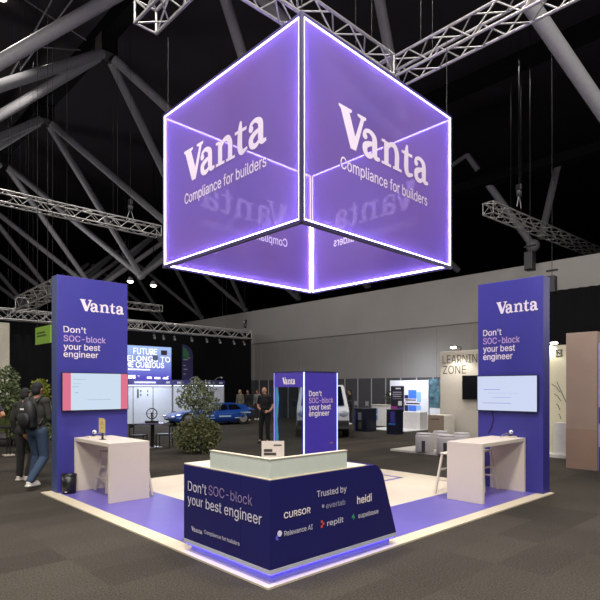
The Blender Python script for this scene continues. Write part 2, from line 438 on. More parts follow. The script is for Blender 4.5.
drape('entrance_curtain', ((2.2, 20.5, 0), (8.6, 20.5, 0)), 3.6, 'black curtain behind the hedge and walking visitors at the left')

# roof: zigzag grey tubes between ridge nodes and valley nodes
def beam(a, b, r):
    struct(MB().tube([a, b], r, 12), 'ceiling_beam', M_TUBE)
def node(p, r=.3):
    struct(MB().ell(p, r, 12, 8), 'ceiling_beam_joint', M_TUBE)
RIDGE, VALLEY = 14.0, 8.24
ry = [5.9 + 6.6 * k for k in range(0, 9)]; vy = [9.2 + 6.6 * k for k in range(-1, 9)]
for X in (8.3, 21.0):
    for y in ry:
        if X > 20 and y < 18: continue
        for vx in (X - 6.35, X + 6.35):
            if X > 20 and vx < 15 and y < 22: continue
            if X < 9 and y < 6 and vx > 9: continue
            for dy in (-3.3, 3.3):
                a = Vector((X, y, RIDGE)); b = Vector((vx, y + dy, VALLEY)); d = (b - a).normalized()
                beam(a + d * .35, b - d * .15, .165)
        struct(MB().box((X - .3, y - .3, RIDGE - .15), (X + .3, y + .3, RIDGE + .5)), 'ceiling_beam_joint', M_BLACK)
for vx in (1.95, 14.65, 27.35):
    for y in vy:
        if vx > 20 and y < 30: continue
        node((vx, y, VALLEY), .24)
for X in (8.3, 21.0):
    struct(MB().bar((X, -5, RIDGE + .7), (X, 62, RIDGE + .7), .5, .6), 'ceiling_beam_ridge', M_HALL)
# tubes over the right-hand side of the hall
beam(on_d(372, -40, 14.5), on_d(402, 120, 16), .15)
beam(on_d(527, 0, 11), on_d(640, 166, 13), .165)
vn = Vector((24.3, 10.0, 8.0)); vn = on_d(533, 246, 24)
beam(on_d(486, 181, 24.5), vn, .16); beam(on_d(559, 160, 25), on_d(541, 238, 24.2), .16); node(vn, .3)
beam(on_d(467, 155, 30), on_d(478, 170, 30), .16); beam(on_d(467, 155, 30), on_d(448, 168, 30), .12)
struct(MB().bar(on_d(440, 195, 26), on_d(640, 136, 20), .5, .35), 'ceiling_beam_dark', M_HALL)
# thin rods and braces under the roof
for a, b in (((25, 0, 20), (86, 40, 20)), ((40, 47, 18), (80, 50, 20)), ((52, 0, 17), (5, 85, 17)), ((72, 0, 17), (20, 70, 17))):
    struct(MB().tube([on_d(*a), on_d(*b)], .025, 6), 'ceiling_beam_rod', M_TUBE)

# ================================================================== TRUSSES
def truss(p0, p1, s, label, step=None, group=None):
    p0, p1 = Vector(p0), Vector(p1)
    t = thing('lighting_truss', (p0 + p1) / 2, label, 'truss', group)
    d = (p1 - p0).normalized(); L = (p1 - p0).length; r = d.cross(ZA).normalized(); up = ZA; h = s / 2
    cs = [r * a * h + up * b * h for a, b in ((-1, -1), (1, -1), (1, 1), (-1, 1))]
    for c in cs: build(MB().tube([p0 + c, p1 + c], .026, 8), 'chord', M_ALU, t)
    n = max(2, round(L / (step or s * 1.1)))
    for i in range(4):
        c0, c1 = cs[i], cs[(i + 1) % 4]; mb = MB()
        for k in range(n):
            a, b = (c0, c1) if k % 2 else (c1, c0)
            mb.tube([p0 + d * L * k / n + a, p0 + d * L * (k + 1) / n + b], .014, 6, False)
        for k in (0, n): mb.tube([p0 + d * L * k / n + c0, p0 + d * L * k / n + c1], .018, 6, False)
        build(mb, 'lattice', M_ALU, t)
    for f_ in (.12, .88):
        for c in cs[2:]: build(MB().tube([p0 + d * L * f_ + c, Vector((*(p0 + d * L * f_ + c)[:2], 16.99))], .004, 5), 'suspension_cable', M_BLACK, t)
    return t
TZ = 7.5
tr_c = truss((2.6, 6.0, TZ), (7.8, 6.0, TZ), .36, 'silver truss crossing directly above the glowing hanging cube')
tr_d = truss((8.03, 6.35, TZ), (8.03, -2.5, TZ), .36, 'silver truss rising to the upper right from the cube top')
tr_a = truss((3.98, 7.72, TZ), (3.98, 1.5, TZ), .36, 'silver truss end poking down at the top left of the cube')
q = on_z(159, 232, TZ); tr_l = truss(q, (q.x - 14, q.y, TZ), .36, 'silver truss at the left edge, above the left tower')
q = on_z(488, 208, TZ); tr_r = truss(q, (q.x + 15, q.y - .7, TZ), .36, 'silver truss at the right, hanging above the right tower')
q = on_d(249, 335, 26); tr_b = truss((q.x - 12, q.y, q.z), (q.x, q.y, q.z), .36, 'long lighting truss strung above the lit screen and stalls')
q = on_d(161, 309, 30); truss((q.x - 3.2, q.y, q.z), q, .34, 'short truss just right of the left tower, above the stall truss')
q = on_d(22, 304, 18); truss(q, (q.x, q.y - 4, q.z + .1), .4, 'dim truss running behind the left tower top, towards the camera')
q = on_d(9, 315, 19); truss(q, (q.x + 5, q.y, q.z), .3, 'dim truss over the black curtain and green sign')

def hoist(p, label, top=16.99, drop=.55):
    """Chain motor on its chain, hooked to a truss below."""
    p = Vector(p); t = thing('chain_hoist_hanging', p, label, 'hoist', 'chain hoists')
    build(MB().box(p + Vector((-.06, -.1, 0)), p + Vector((.06, .1, .2))), 'motor_body', M_BLACKP, t, .03)
    build(MB().lathe([(.01, -.2), (.08, -.19), (.09, -.03), (.06, 0), (.01, .0)], p, 12), 'chain_bag', M_DARK, t)
    build(MB().tube([p + Vector((0, 0, .2)), Vector((p.x, p.y, top))], .005, 6), 'chain', M_BLACK, t)
    build(MB().tube([p + Vector((0, 0, -.1)), p + Vector((.15, 0, -drop))], .014, 6), 'sling', M_TUBE, t)
    build(MB().tube([p + Vector((0, 0, -.1)), p + Vector((-.15, 0, -drop))], .014, 6), 'sling', M_TUBE, t)
    return t
q = on_z(519, 212, TZ); hoist((q.x, q.y, TZ + .7), 'chain hoist on the right truss, above the right tower')
q = on_z(136, 223, TZ); hoist((q.x, tr_l.location.y, TZ + .72), 'chain hoist near the end of the left truss')
q = on_d(245, 326, 26); hoist((q.x, q.y, q.z + .1), 'chain hoist at the right end of the stall truss')
q = on_d(62, 290, 24); hoist((q.x, q.y, q.z), 'dim chain hoist behind the top of the left tower')
def speaker(p, label, s=1.0):
    p = Vector(p); t = thing('hanging_speaker', p, label, 'speaker', 'hanging speakers')
    build(MB().box(p + Vector((-.16, -.14, -.62)) * s, p + Vector((.16, .14, 0)) * s), 'cabinet', M_BLACKP, t, .03)
    build(MB().box(p + Vector((-.17, -.12, -.58)) * s, p + Vector((-.162, .12, -.04)) * s), 'grille', M_DARK, t)
    build(MB().tube([p, Vector((p.x, p.y, 16.99))], .008, 6), 'cable', M_BLACK, t)
    build(MB().bar(p + Vector((0, -.2, .2)) * s, p + Vector((0, .2, .2)) * s, .05), 'yoke', M_BLACK, t)
q = on_d(530, 252, 17.8); speaker((q.x, q.y, q.z), 'black speaker hanging at the left below the right truss')
q = on_d(552, 276, 15.5); speaker((q.x, q.y, q.z), 'black speaker hanging above the right tower edge', .8)

def truss_spot(p, label):
    p = Vector(p); t = thing('hanging_spotlight', p, label, 'spotlight', 'spotlights on the stall truss')
    build(MB().bar(p, p + Vector((0, 0, .2)), .025), 'bracket', M_BLACK, t)
    e = p + Vector((-.08, -.2, -.15)); d = (e - p).normalized()
    build(MB().tube([p, e], [.045, .06], 10), 'lamp_body', M_DARK, t)
    build(MB().tube([e, e + d * .01], [.05, .05], 10), 'lens', mat('spot_lens', '9fa3ad', .2), t)
for k, px in enumerate((152, 161, 172, 189, 204, 217, 231, 241)):
    X = on_y(px, 340, tr_b.location.y).x
    truss_spot((X, tr_b.location.y - .18, tr_b.location.z - .36), '%s of the small spotlights under the stall truss, from the left' % ('first', 'second', 'third', 'fourth', 'fifth', 'sixth', 'seventh', 'last')[k])

def ceiling_lamp(p, label, top=16.99):
    p = Vector(p); t = thing('ceiling_lamp', p, label, 'lamp', 'ceiling lamps')
    build(MB().lathe([(.02, .3), (.1, .28), (.24, .0), (.22, .0), (.09, .25), (.02, .26)], p, 16), 'lamp_shade', M_TUBE, t)
    build(MB().ell(p + Vector((0, 0, .02)), (.17, .17, .13), 14, 8), 'bulb', M_BULB, t)
    build(MB().tube([p + Vector((0, 0, .28)), Vector((p.x, p.y, top))], .02, 6), 'cable', M_BLACK, t)
ceiling_lamp(on_d(130.5, 281.5, 33), 'round glowing ceiling lamp close to the right corner of the left tower')
ceiling_lamp(on_d(153.5, 285.5, 33), 'round glowing ceiling lamp between the left tower and the cube')
ceiling_lamp(on_d(2, -2, 21), 'bright lamp at the very top left corner', 16.99)

# ================================================================== BOOTH FLOOR
PX0, PX1, PY0, PY1 = 2.93, 8.98, 3.50, 9.28
fl = thing('booth_platform', ((PX0 + PX1) / 2, (PY0 + PY1) / 2, 0), 'square violet and cream exhibition platform under the booth', 'platform')
build(MB().box((PX0, PY0, 0), (PX1, PY1, .018)), 'deck', M_BORDER, fl)
BW = .19
build(MB().prism([(PX0 + BW, PY0 + BW), (PX1, PY0 + BW), (PX1, 4.70), (4.285, 4.70), (4.285, PY1), (PX0 + BW, PY1)], (0, 0, .018), XA, YA, ZA, .002), 'violet_vinyl', M_PVINYL, fl)
build(MB().box((4.285, 4.70, .018), (PX1, PY1, .0195)), 'cream_vinyl', M_CREAM, fl)
mb = MB(); a, b, cc, dd = 5.2, 5.85, 8.4, 8.6; wl = .07
mb.box((5.9, 6.05, .0195), (8.42, 6.05 + wl, .0212)); mb.box((8.42 - wl, 6.05, .0195), (8.42, 8.55, .0212)); mb.box((5.9, 8.55, .0195), (8.42, 8.55 + wl, .0212)); mb.box((5.9, 6.05, .0195), (5.9 + wl, 8.55, .0212))
build(mb, 'violet_outline', M_PVINYL, fl)
FZ = .021

# ================================================================== HANGING CUBE
CZ0, CZ1 = 3.645, 6.06
CA, CB, CC = Vector((4.268, 4.497, 0)), Vector((7.655, 4.585, 0)), Vector((4.280, 7.699, 0))      # near, right and left corners
CD = CB + CC - CA
cube = thing('hanging_sign', ((CA + CD) / 2)[:2] + (CZ0,), 'huge glowing violet translucent cube sign hanging over the booth', 'hanging sign')
M_PANEL = sign_panel_material()
M_FRAME = mat('dark_violet_frame', '3a3358', .4, metal=.2)
for c, fb in ((CA, .022), (CB, .010), (CC, .010), (CD, .010)):
    build(MB().box((c.x - fb, c.y - fb, CZ0 - .012), (c.x + fb, c.y + fb, CZ1 + .012)), 'frame_post', M_FRAME, cube)
for a_, b_, fb in ((CA, CB, .042), (CA, CC, .042), (CB, CD, .02), (CC, CD, .02)):
    build(MB().bar(a_ + ZA * CZ0, b_ + ZA * CZ0, fb), 'frame_rail', M_FRAME, cube)
    build(MB().bar(a_ + ZA * CZ1, b_ + ZA * CZ1, .02), 'frame_rail', M_FRAME, cube)
LED_W = 3.2      # watts per metre of LED strip
def face(o, e, rr):
    """One sign face from corner o to corner e (read left to right from outside): sheet and four LED strips round its rim."""
    wd = (e - o).length; u = (e - o).normalized(); n = u.cross(ZA); o = o + ZA * CZ0; ht = CZ1 - CZ0
    build(MB().frame_box(o - n * .004, u, ZA, n, wd, ht, .008), 'panel', M_PANEL, cube)
    g = .036
    for a, b in (((g, g), (wd - g, g)), ((g, ht - g), (wd - g, ht - g)), ((g, g), (g, ht - g)), ((wd - g, g), (wd - g, ht - g))):
        build(MB().tube([o + u * a[0] + ZA * a[1], o + u * b[0] + ZA * b[1]], rr, 10), 'led_strip', M_LED, cube)
        a3, b3 = [o + u * q[0] + ZA * q[1] - n * .045 for q in (a, b)]; mid = (a3 + b3) / 2; ctr = o + u * wd / 2 + ZA * ht / 2 + n * .25
        dz = (mid - ctr); ax = (b3 - a3).normalized(); dz = (dz - ax * dz.dot(ax)).normalized()
        l = lamp('led_strip_light', 'AREA', mid, LED_W * (b3 - a3).length, color=(.52, .45, 1), size=1)
        l.data.shape = 'RECTANGLE'; l.data.size = (b3 - a3).length - .1; l.data.size_y = .012
        l.rotation_euler = Matrix((ax, dz.cross(ax), dz)).transposed().to_euler()
FACES = ((CC, CA), (CA, CB), (CB, CD), (CD, CC))
for f_, rr in zip(FACES, (.010, .010, .015, .015)): face(*f_, rr)
M_CUBEL = mat('cube_letter_print', 'cfc2d8', .5, emit=.06, ecol='d8c8e0', var=.02)
def cube_print(f_, x0, x1, zb, cap, xs0, xs1, zs, scap):
    o, u = f_[0] + ZA * CZ0, (f_[1] - f_[0]).normalized(); n = u.cross(ZA)
    build(logo(o + u * x0 + ZA * (zb - CZ0), u, x1 - x0, cap, n, .006, .006), 'logo_lettering', M_CUBEL, cube)
    build(flat_letters('Compliance for builders', o + u * xs0 + ZA * (zs - CZ0), u, xs1 - xs0, scap, n, .006, .006, .006), 'lettering', M_CUBEL, cube)
pl = (.46, 2.45, 4.896, .60, .47, 2.42, 4.565, .15)
def span(f_, plane, val, pts):
    """Where the print starts and ends along a face."""
    fn = on_x if plane == 'x' else on_y
    q = [fn(*p, val) for p in pts]; h = lambda v: ((v - f_[0]).to_2d()).length
    return (h(q[0]), h(q[1]), q[0].z, (fn(pts[4][0], pts[4][1], val) - q[0]).length, h(q[2]), h(q[3]), q[2].z, .15)
la = span(FACES[0], 'x', CA.x, ((184, 184), (267.5, 141), (184.5, 204.5), (266.5, 168), (184, 152)))
ra = span(FACES[1], 'y', 4.52, ((338, 142), (431, 183), (340, 168), (429.5, 206), (338, 103)))
for f_, a_ in zip(FACES, (la, ra, la, ra)): cube_print(f_, *a_)
for c in (CA, CB, CC, CD):
    i_ = c + ((CA + CD) / 2 - c).normalized() * .07
    build(MB().tube([i_ + ZA * CZ1, Vector((min(max(i_.x, 3.98), 7.95), i_.y, TZ - .2))], .005, 6), 'cable', M_BLACK, cube)

# ================================================================== TOWERS
def tower_text(t, plane, val, vx, d, s, y_, e):
    board(t, '', plane, val, vx[0], vx[1], vx[2], M_LETTER, mark=True, name='logo_lettering')
    board(t, "Don't", plane, val, *d, M_LETTER); board(t, 'SOC-block', plane, val, *s, M_PINK)
    board(t, 'your best', plane, val, *y_, M_LETTER); board(t, 'engineer', plane, val, *e, M_LETTER)
M_TEAL = mat('tower_edge_print', '3c4a78', .5)
tl = thing('display_tower', (3.70, 9.13, FZ), 'tall violet display tower at the left with a monitor showing pink side bars', 'display tower')
build(MB().box((3.095, 9.012, FZ), (4.300, 9.255, 3.56)), 'body', M_PURPLE, tl, .006)
build(MB().box((3.092, 9.014, FZ), (3.095, 9.253, 3.558)), 'edge_panel', M_TEAL, tl, label='dull teal edge panel')
tower_text(tl, 'y', 9.012, ((79.8, 310.3), 124, 11.5), ((63.6, 332.0), 86, 6), ((63.6, 341.0), 105.5, 6), ((63.6, 349.2), 100, 6), ((63.6, 356.8), 98, 6))
tr = thing('display_tower', (8.86, 4.14, FZ), 'tall violet display tower at the right with a pale lavender monitor', 'display tower')
build(MB().box((8.734, 3.577, FZ), (8.985, 4.701, 3.53)), 'body', M_PURPLE, tr, .006)
build(MB().box((8.736, 3.573, FZ), (8.983, 3.577, 3.528)), 'edge_panel', mat('tower_shaded_end', '2e2984', .5), tr)  # darker violet paints the shade of this end face into its colour
tower_text(tr, 'x', 8.734, ((496.5, 314), 538.3, 11.5), ((483.3, 336.2), 501.5, 6), ((483.3, 344.4), 519.8, 6), ((483.3, 352.2), 515, 6), ((483.3, 360), 512.5, 6))

# monitors on the towers
def monitor(o, u, n, wd, ht, label, bars=None, glow='cfe2f4', lines=()):
    o, u, n = Vector(o), Vector(u), Vector(n)
    t = thing('monitor', o + u * wd / 2 + n * .0, label, 'monitor')
    build(MB().frame_box(o + n * .03, u, ZA, n, wd, ht, .045), 'casing', M_BLACKP, t, .004)
    build(MB().frame_box(o + u * wd * .35 + ZA * ht * .3, u, ZA, n, wd * .3, ht * .4, .03), 'wall_bracket', M_BLACK, t)
    b = .012
    sc = build(MB().frame_box(o + n * .075 + u * b + ZA * b, u, ZA, n, wd - 2 * b, ht - 2 * b, .002), 'screen', mat('screen_' + glow, '0c0c10', .3, emit=.95, ecol=glow), t)
    if bars:
        for a in (b, wd - b - bars): build(MB().frame_box(o + n * .077 + u * a + ZA * b, u, ZA, n, bars, ht - 2 * b, .002), 'side_bar', mat('pink_screen', '100c0e', .3, emit=.95, ecol='e2758f'), t, label='pink bar at the edge of the picture')
    for (x, z, l, c) in lines: build(MB().frame_box(o + n * .077 + u * x * wd + ZA * z * ht, u, ZA, n, l * wd, .008, .001), 'screen_line', mat('screen_ink_' + c, '101014', .4, emit=.95, ecol=c), t)
    return t
a = on_y(61.8, 411.3, 8.94)
mw = on_y(128.3, 400, 8.94).x - a.x; mh = on_y(61.8, 372.2, 8.94).z - a.z
monitor((a.x, 9.012, a.z), XA, -YA, mw, mh, 'flat monitor with pink side bars on the left violet tower', bars=.13,
        lines=((.16, .82, .18, '9db4c6'), (.14, .62, .1, '9db4c6'), (.18, .47, .05, '8aa0b4'), (.36, .28, .36, 'a5bccd'), (.16, .70, .12, 'b4c8d6')))
a = on_x(477, 410.5, 8.66); b_ = on_x(537.6, 410.5, 8.66)
mon = monitor((8.734, a.y, a.z), -YA, -XA, a.y - b_.y, on_x(537.6, 372.8, 8.66).z - b_.z, 'flat monitor with a pale lavender picture on the right violet tower', glow='d2dcf6',
        lines=((.12, .60, .28, '7d7ad8'), (.26, .38, .32, 'a9aee6'), (.1, .22, .48, '9a7fd0'), (.2, .5, .5, 'bcc4ee')))
build(MB().tube([Vector((8.68, 4.42, 1.40)), Vector((8.70, 4.40, 1.2)), Vector((8.715, 4.44, 1.05)), Vector((8.722, 4.5, .95))], .007, 6), 'power_cord', M_BLACK, mon)

# ================================================================== BAR TABLES
def bar_table(x0, y0, x1, y1, along, label):
    """Waterfall table: thick top over two slab legs."""
    h, th = .903, .055
    t = thing('bar_table', ((x0 + x1) / 2, (y0 + y1) / 2, FZ), label, 'table', 'waterfall bar tables')
    build(MB().box((x0, y0, h - th), (x1, y1, h)), 'tabletop', M_WHITE, t, .003)
    for e in (0, 1):
        if along == 'y':
            ya = y0 if e == 0 else y1 - .06; build(MB().box((x0, ya, FZ), (x1, ya + .06, h - th)), 'slab_leg', M_WHITE, t, .003)
        else:
            xa = x0 if e == 0 else x1 - .06; build(MB().box((xa, y0, FZ), (xa + .06, y1, h - th)), 'slab_leg', M_WHITE, t, .003)
    return t
bar_table(3.361, 7.629, 3.998, 9.0, 'y', 'white waterfall bar table in front of the left tower')
bar_table(7.293, 3.853, 8.722, 4.44, 'x', 'white waterfall bar table in front of the right tower')
TT = .903
def bar_stool(x, y, label):
    t = thing('bar_stool', (x, y, FZ), label, 'stool', 'white bar stools'); o = Vector((x, y, FZ + .005)); H = .66
    build(MB().box(o + Vector((-.17, -.17, H - .03)), o + Vector((.17, .17, H))), 'seat', M_WHITE, t, .015)
    for sx in (-1, 1):
        for sy in (-1, 1): build(MB().bar(o + Vector((sx * .22, sy * .22, 0)), o + Vector((sx * .14, sy * .14, H - .03)), .032), 'leg', M_WHITE, t)
    for sx in (-1, 1): build(MB().bar(o + Vector((sx * .19, -.19, .22)), o + Vector((sx * .19, .19, .22)), .024), 'rung', M_WHITE, t)
    for sy in (-1, 1): build(MB().bar(o + Vector((-.17, sy * .17, .38)), o + Vector((.17, sy * .17, .38)), .024), 'rung', M_WHITE, t)
bar_stool(4.02 - .14, 7.95, 'white stool tucked against the left table, nearest the counter')
bar_stool(3.86, 8.60, 'white stool under the left table, next to the left tower')
bar_stool(7.72, 4.56, 'white stool behind the right table, on its counter side')
bar_stool(8.38, 4.5, 'white stool behind the right table, next to the right tower')

# small things on the left table
c = on_z(102.5, 439.6, TT)
ms = thing('card_holder', c, 'tall gold card stand with a dark post on the left table', 'card stand')
ud = Vector((SN, -CS, 0)); nd = Vector((-CS, -SN, 0))
build(MB().prism([(-.05, .12), (.05, .10), (.05, .31), (.03, .335), (-.045, .345), (-.05, .33)], c + nd * .012, ud, ZA, nd, .012), 'card', mat('gold_card', 'b3a06a', .5), ms)
for z, s, cl in ((.27, .03, 'a06a4a'), (.24, .045, '8f7d4c'), (.18, .04, '77803e')): build(MB().frame_box(c + nd * .024 - ud * s / 2 + ZA * z, ud, ZA, nd, s, .016, .001), 'print_mark', mat('card_ink_' + cl, cl), ms)
build(MB().box(c + Vector((-.013, -.013, 0)), c + Vector((.013, .013, .17))), 'post', mat('dark_bronze', '3a3020', .4, metal=.4), ms)
build(MB().box(c + Vector((-.035, -.05, 0)), c + Vector((.035, .05, .008))), 'foot', mat('dark_bronze', '3a3020'), ms)
def ornament(px, py, label, lab2, dx):
    """Flat tray with a small white ball on a swivel arm."""
    c = on_z(px, py, TT)
    tr_ = build(MB().box(c + Vector((-.10, -.075, 0)), c + Vector((.10, .075, .02))), 'flat_tray', M_CREAM, origin=c); tag(tr_, lab2, 'tray')
    t = thing('desk_gadget', c + ZA * .02, label, 'gadget'); q = c + ZA * .02
    build(MB().lathe([(0, 0), (.035, 0), (.03, .012), (0, .014)], q, 14), 'base', M_BLACKP, t)
    build(MB().tube([q, q + Vector((.0, 0, .03)), q + Vector((.015, -.015, .05))], .008, 8), 'arm', M_BLACKP, t)
    build(MB().ell(q + Vector((.012, -.012, .068)), .034, 16, 10), 'ball', mat('gloss_white', 'e8e6e4', .2), t)
    build(MB().ell(q + Vector((-.012, -.034, .068)), .013, 10, 6), 'dark_eye', M_BLACK, t)
    build(MB().tube([q + Vector((.0, 0, .015)), q + Vector((.08 * dx, -.02 * dx, .05)), q + Vector((.14 * dx, -.05 * dx, .03)), q + Vector((.2 * dx, -.07 * dx, -.016))], .005, 6), 'lead', mat('grey_lead', '8d8a88', .5), t)
ornament(93.5, 437.3, 'white ball-shaped gadget with a dark eye on the left table', 'flat cream tray under the ball gadget on the left table', 1)
ornament(510, 437.3, 'white ball-shaped gadget with a dark eye on the right table', 'flat cream tray under the ball gadget on the right table', -1)

# waste bin
c = on_z(69, 493, FZ)
bn = thing('waste_bin', c, 'black round waste bin at the foot of the left tower', 'bin')
build(MB().lathe([(0, 0), (.105, 0), (.118, .30), (.112, .30), (.10, .012), (0, .012)], c, 28), 'body', M_BLACKP, bn)
build(MB().lathe([(.112, .29), (.122, .295), (.122, .305), (.11, .305)], c, 28), 'rim', M_BLACK, bn)
build(MB().frame_box(c + nd * .115 + Vector((0, 0, .03)) - ud * .02, ud, ZA, nd, .04, .012, .003), 'badge', M_LETTER, bn)

# ================================================================== COUNTER
KX, KY, KT = 2.98, 3.535, .932
ct = thing('reception_counter', (3.4, 4.0, FZ), 'navy L-shaped reception counter with a slanted end and glowing base', 'counter')
YE, XB = on_x(183.8, 500, KX).y, on_y(396.3, 538, KY).x
ex = XB - 4.705; end = [(XB, .145), (4.485 + ex, .77), (4.465 + ex, .815), (4.43 + ex, .86), (4.39 + ex, .895), (4.34 + ex, .918), (4.28 + ex, KT - .012)]
build(MB().prism([(KX, .145)] + end + [(KX, KT - .012)], (0, KY, 0), XA, ZA, YA, .42).box((KX, KY + .42, .145), (KX + .42, YE, KT - .012)), 'body', M_NAVY, ct, .004)
build(MB().prism([(KX + .002, KY + .002), (4.28, KY + .002), (4.28, KY + .42), (KX + .42, KY + .42), (KX + .42, YE), (KX + .002, YE)], (0, 0, KT - .012), XA, YA, ZA, .012), 'worktop', M_CREAM, ct, .003)
build(MB().prism([(KX, KY), (XB, KY), (XB, KY + .42), (KX + .42, KY + .42), (KX + .42, YE), (KX, YE)], (0, 0, .103), XA, YA, ZA, .042), 'base_trim', M_SILVER, ct, .002)
i = .055
build(MB().prism([(KX + i, KY + i), (XB - .06, KY + i), (XB - .06, KY + .36), (KX + .36, KY + .36), (KX + .36, YE - .06), (KX + i, YE - .06)], (0, 0, FZ), XA, YA, ZA, .103 - FZ), 'plinth', mat('plinth_white', 'a09ed0', .4), ct)
build(MB().box((KX + .02, KY + .02, .088), (XB - .02, KY + .036, .103)).box((KX + .02, KY + .036, .088), (KX + .036, YE - .02, .103)), 'led_strip', M_LEDB, ct)
RY, RX = 4.47, 3.99
build(MB().prism([(KX + .012, KY + .012), (RX, KY + .012), (RX, KY + .05), (KX + .05, KY + .05), (KX + .05, RY), (KX + .012, RY)], (0, 0, KT), XA, YA, ZA, .165), 'riser', M_SAGE, ct, .004)
build(MB().prism([(KX + .008, KY + .008), (RX, KY + .008), (RX, KY + .055), (KX + .055, KY + .055), (KX + .055, RY), (KX + .008, RY)], (0, 0, KT + .165), XA, YA, ZA, .008), 'riser_cap', M_CREAM, ct)
M_CL = mat('counter_letter', 'c9c4d6', .5, var=.02); M_CP = mat('counter_lilac_letter', '8d7aa8', .5, var=.02)
board(ct, "Don't", 'x', KX, (188.3, 490.2), 206.5, 9.6, M_CL, .006); board(ct, 'SOC-block', 'x', KX, (208.8, 494.6), 252, 9.6, M_CP, .002)
board(ct, 'your best engineer', 'x', KX, (188, 503.4), 260.8, 9.6, M_CL, .005)
board(ct, '', 'x', KX, (191.5, 530.3), 202.5, 4.4, M_CL, mark=True, name='logo_lettering'); board(ct, 'Compliance for builders', 'x', KX, (204.5, 533.3), 239, 3.6, M_CL, .006)
board(ct, 'Trusted by', 'y', KY, (316.7, 497.3), 346, 6.3, M_CL, .006)
board(ct, 'CURSOR', 'y', KY, (283.8, 518.6), 309.8, 6.0, M_LETTER, .018)
board(ct, 'everlab', 'y', KY, (325.8, 508.6), 344.8, 5.4, mat('dim_letter', '9a97b4', .5), .004)
board(ct, 'heidi', 'y', KY, (357, 504), 371.2, 7.5, M_LETTER, .016)
board(ct, 'Relevance AI', 'y', KY, (284, 536.2), 311.9, 5.0, M_CL, .01)
board(ct, 'replit', 'y', KY, (327, 526), 342.9, 5.4, M_CL, .012)
board(ct, 'supabase', 'y', KY, (358, 518.2), 377.8, 4.6, M_CL, .012)
def emblem(px, py, outs, m, name='emblem'):
    p = on_y(px, py, KY); mb = MB()
    for o_ in outs: mb.prism(o_, p, XA, ZA, -YA, .003)
    build(mb, name, m, ct)
def ngon(cx, cz, r, n=18, a0=0, a1=2 * math.pi): return [(cx + r * math.cos(a0 + (a1 - a0) * k / (n if a1 - a0 > 6.2 else n - 1)), cz + r * math.sin(a0 + (a1 - a0) * k / (n if a1 - a0 > 6.2 else n - 1))) for k in range(n)]
emblem(279.6, 535, [ngon(0, .012, .026)], mat('emblem_pale', 'dcd8f2', .4)); emblem(277.5, 538, [ngon(0, 0, .022, 14, R(90), R(300))], mat('emblem_indigo', '5c58d6', .4))
emblem(323, 506.2, [ngon(0, 0, .016)], mat('dim_letter', '9a97b4'))
emblem(322.3, 524, [[(-.02, .012), (.004, .012), (.004, .034), (-.02, .034)], [(.004, -.011), (.026, -.011), (.026, .012), (.004, .012)], [(-.02, -.034), (.004, -.034), (.004, -.011), (-.02, -.011)]], mat('emblem_orange', 'd9502a', .4))
emblem(353.4, 517, [[(.004, .032), (.004, .002), (.024, .002), (-.002, -.03), (-.002, -.004), (-.024, -.004)]], mat('emblem_green', '36a06e', .4))

# card on the counter
c = Vector((3.205, 3.80, KT)); a = on_d(261.6, 459.5, depth(c)); b_ = on_d(284.2, 441, depth(c))
sg = thing('counter_sign', (c.x, c.y, KT), 'small pale notice card standing behind the counter riser', 'sign')
cw = .196; z0, z1 = KT, b_.z; cc0 = Vector((c.x, c.y, 0)); rt = Vector((SN, -CS, 0)); bk = Vector((CS, SN, 0))
o_ = Vector((a.x, a.y, KT)); cw = (Vector((b_.x, b_.y, 0)) - Vector((a.x, a.y, 0))).length
build(MB().frame_box(o_, rt, ZA, bk, cw, z1 - KT, .006), 'card', mat('notice_card', 'cfc4c0', .5, var=.02), sg)
build(MB().frame_box(o_ + rt * cw * .35 + bk * .006, rt, ZA, bk, cw * .3, .02, .06), 'foot', M_WHITE, sg)
hh = z1 - KT
for x, z, l, t_, cl in ((.53, .845, .36, .014, '544c4c'), (.1, .66, .38, .026, '3a3434'), (.1, .55, .55, .026, '3a3434'), (.13, .34, .22, .014, '6a6060'), (.42, .42, .4, .008, 'a79a98'), (.42, .36, .44, .008, 'a79a98')):
    build(MB().frame_box(o_ - bk * .001 + rt * x * cw + ZA * z * hh, rt, ZA, bk, l * cw, t_, .001), 'print_line', mat('notice_ink_' + cl, cl), sg)

# ================================================================== GLASS KIOSK
gx, gy, gw, gd, gh = 4.842, 5.055, .64, .60, 1.93
ki = thing('display_kiosk', (gx + gw / 2, gy + gd / 2, FZ), 'tall violet kiosk with glass side and glowing edges, behind the counter', 'kiosk')
build(MB().box((gx, gy, FZ), (gx + gw, gy + .03, gh)), 'side_panel', M_KIOSK, ki)
build(MB().box((gx + gw - .03, gy + .03, FZ), (gx + gw, gy + gd, FZ + .5)), 'back_panel', M_KIOSK, ki)
build(MB().box((gx, gy + .03, FZ), (gx + gw - .03, gy + gd, FZ + .45)), 'base_cabinet', M_KIOSK, ki)
hz = on_x(290, 387, gx).z
build(MB().box((gx, gy + .03, hz), (gx + gw, gy + gd, gh)), 'header', M_KIOSK, ki)
build(MB().box((gx - .004, gy - .004, gh), (gx + gw + .004, gy + gd + .004, gh + .015)), 'top_cap', mat('kiosk_cap', '2a2348', .5), ki)
build(MB().box((gx + .006, gy + .03, FZ + .45), (gx + .012, gy + gd - .02, hz)), 'glass_pane', M_GLASS, ki)
build(MB().box((gx + .02, gy + gd - .012, FZ + .45), (gx + gw - .03, gy + gd - .006, hz)), 'glass_pane', M_GLASS, ki)
for x, y in ((gx - .006, gy - .006), (gx + gw - .012, gy - .006)):
    build(MB().box((x, y, FZ), (x + .014, y + .014, gh)), 'led_strip', mat('kiosk_led', 'c4c8ff', .4, emit=1.3, ecol='a4b8ff'), ki)
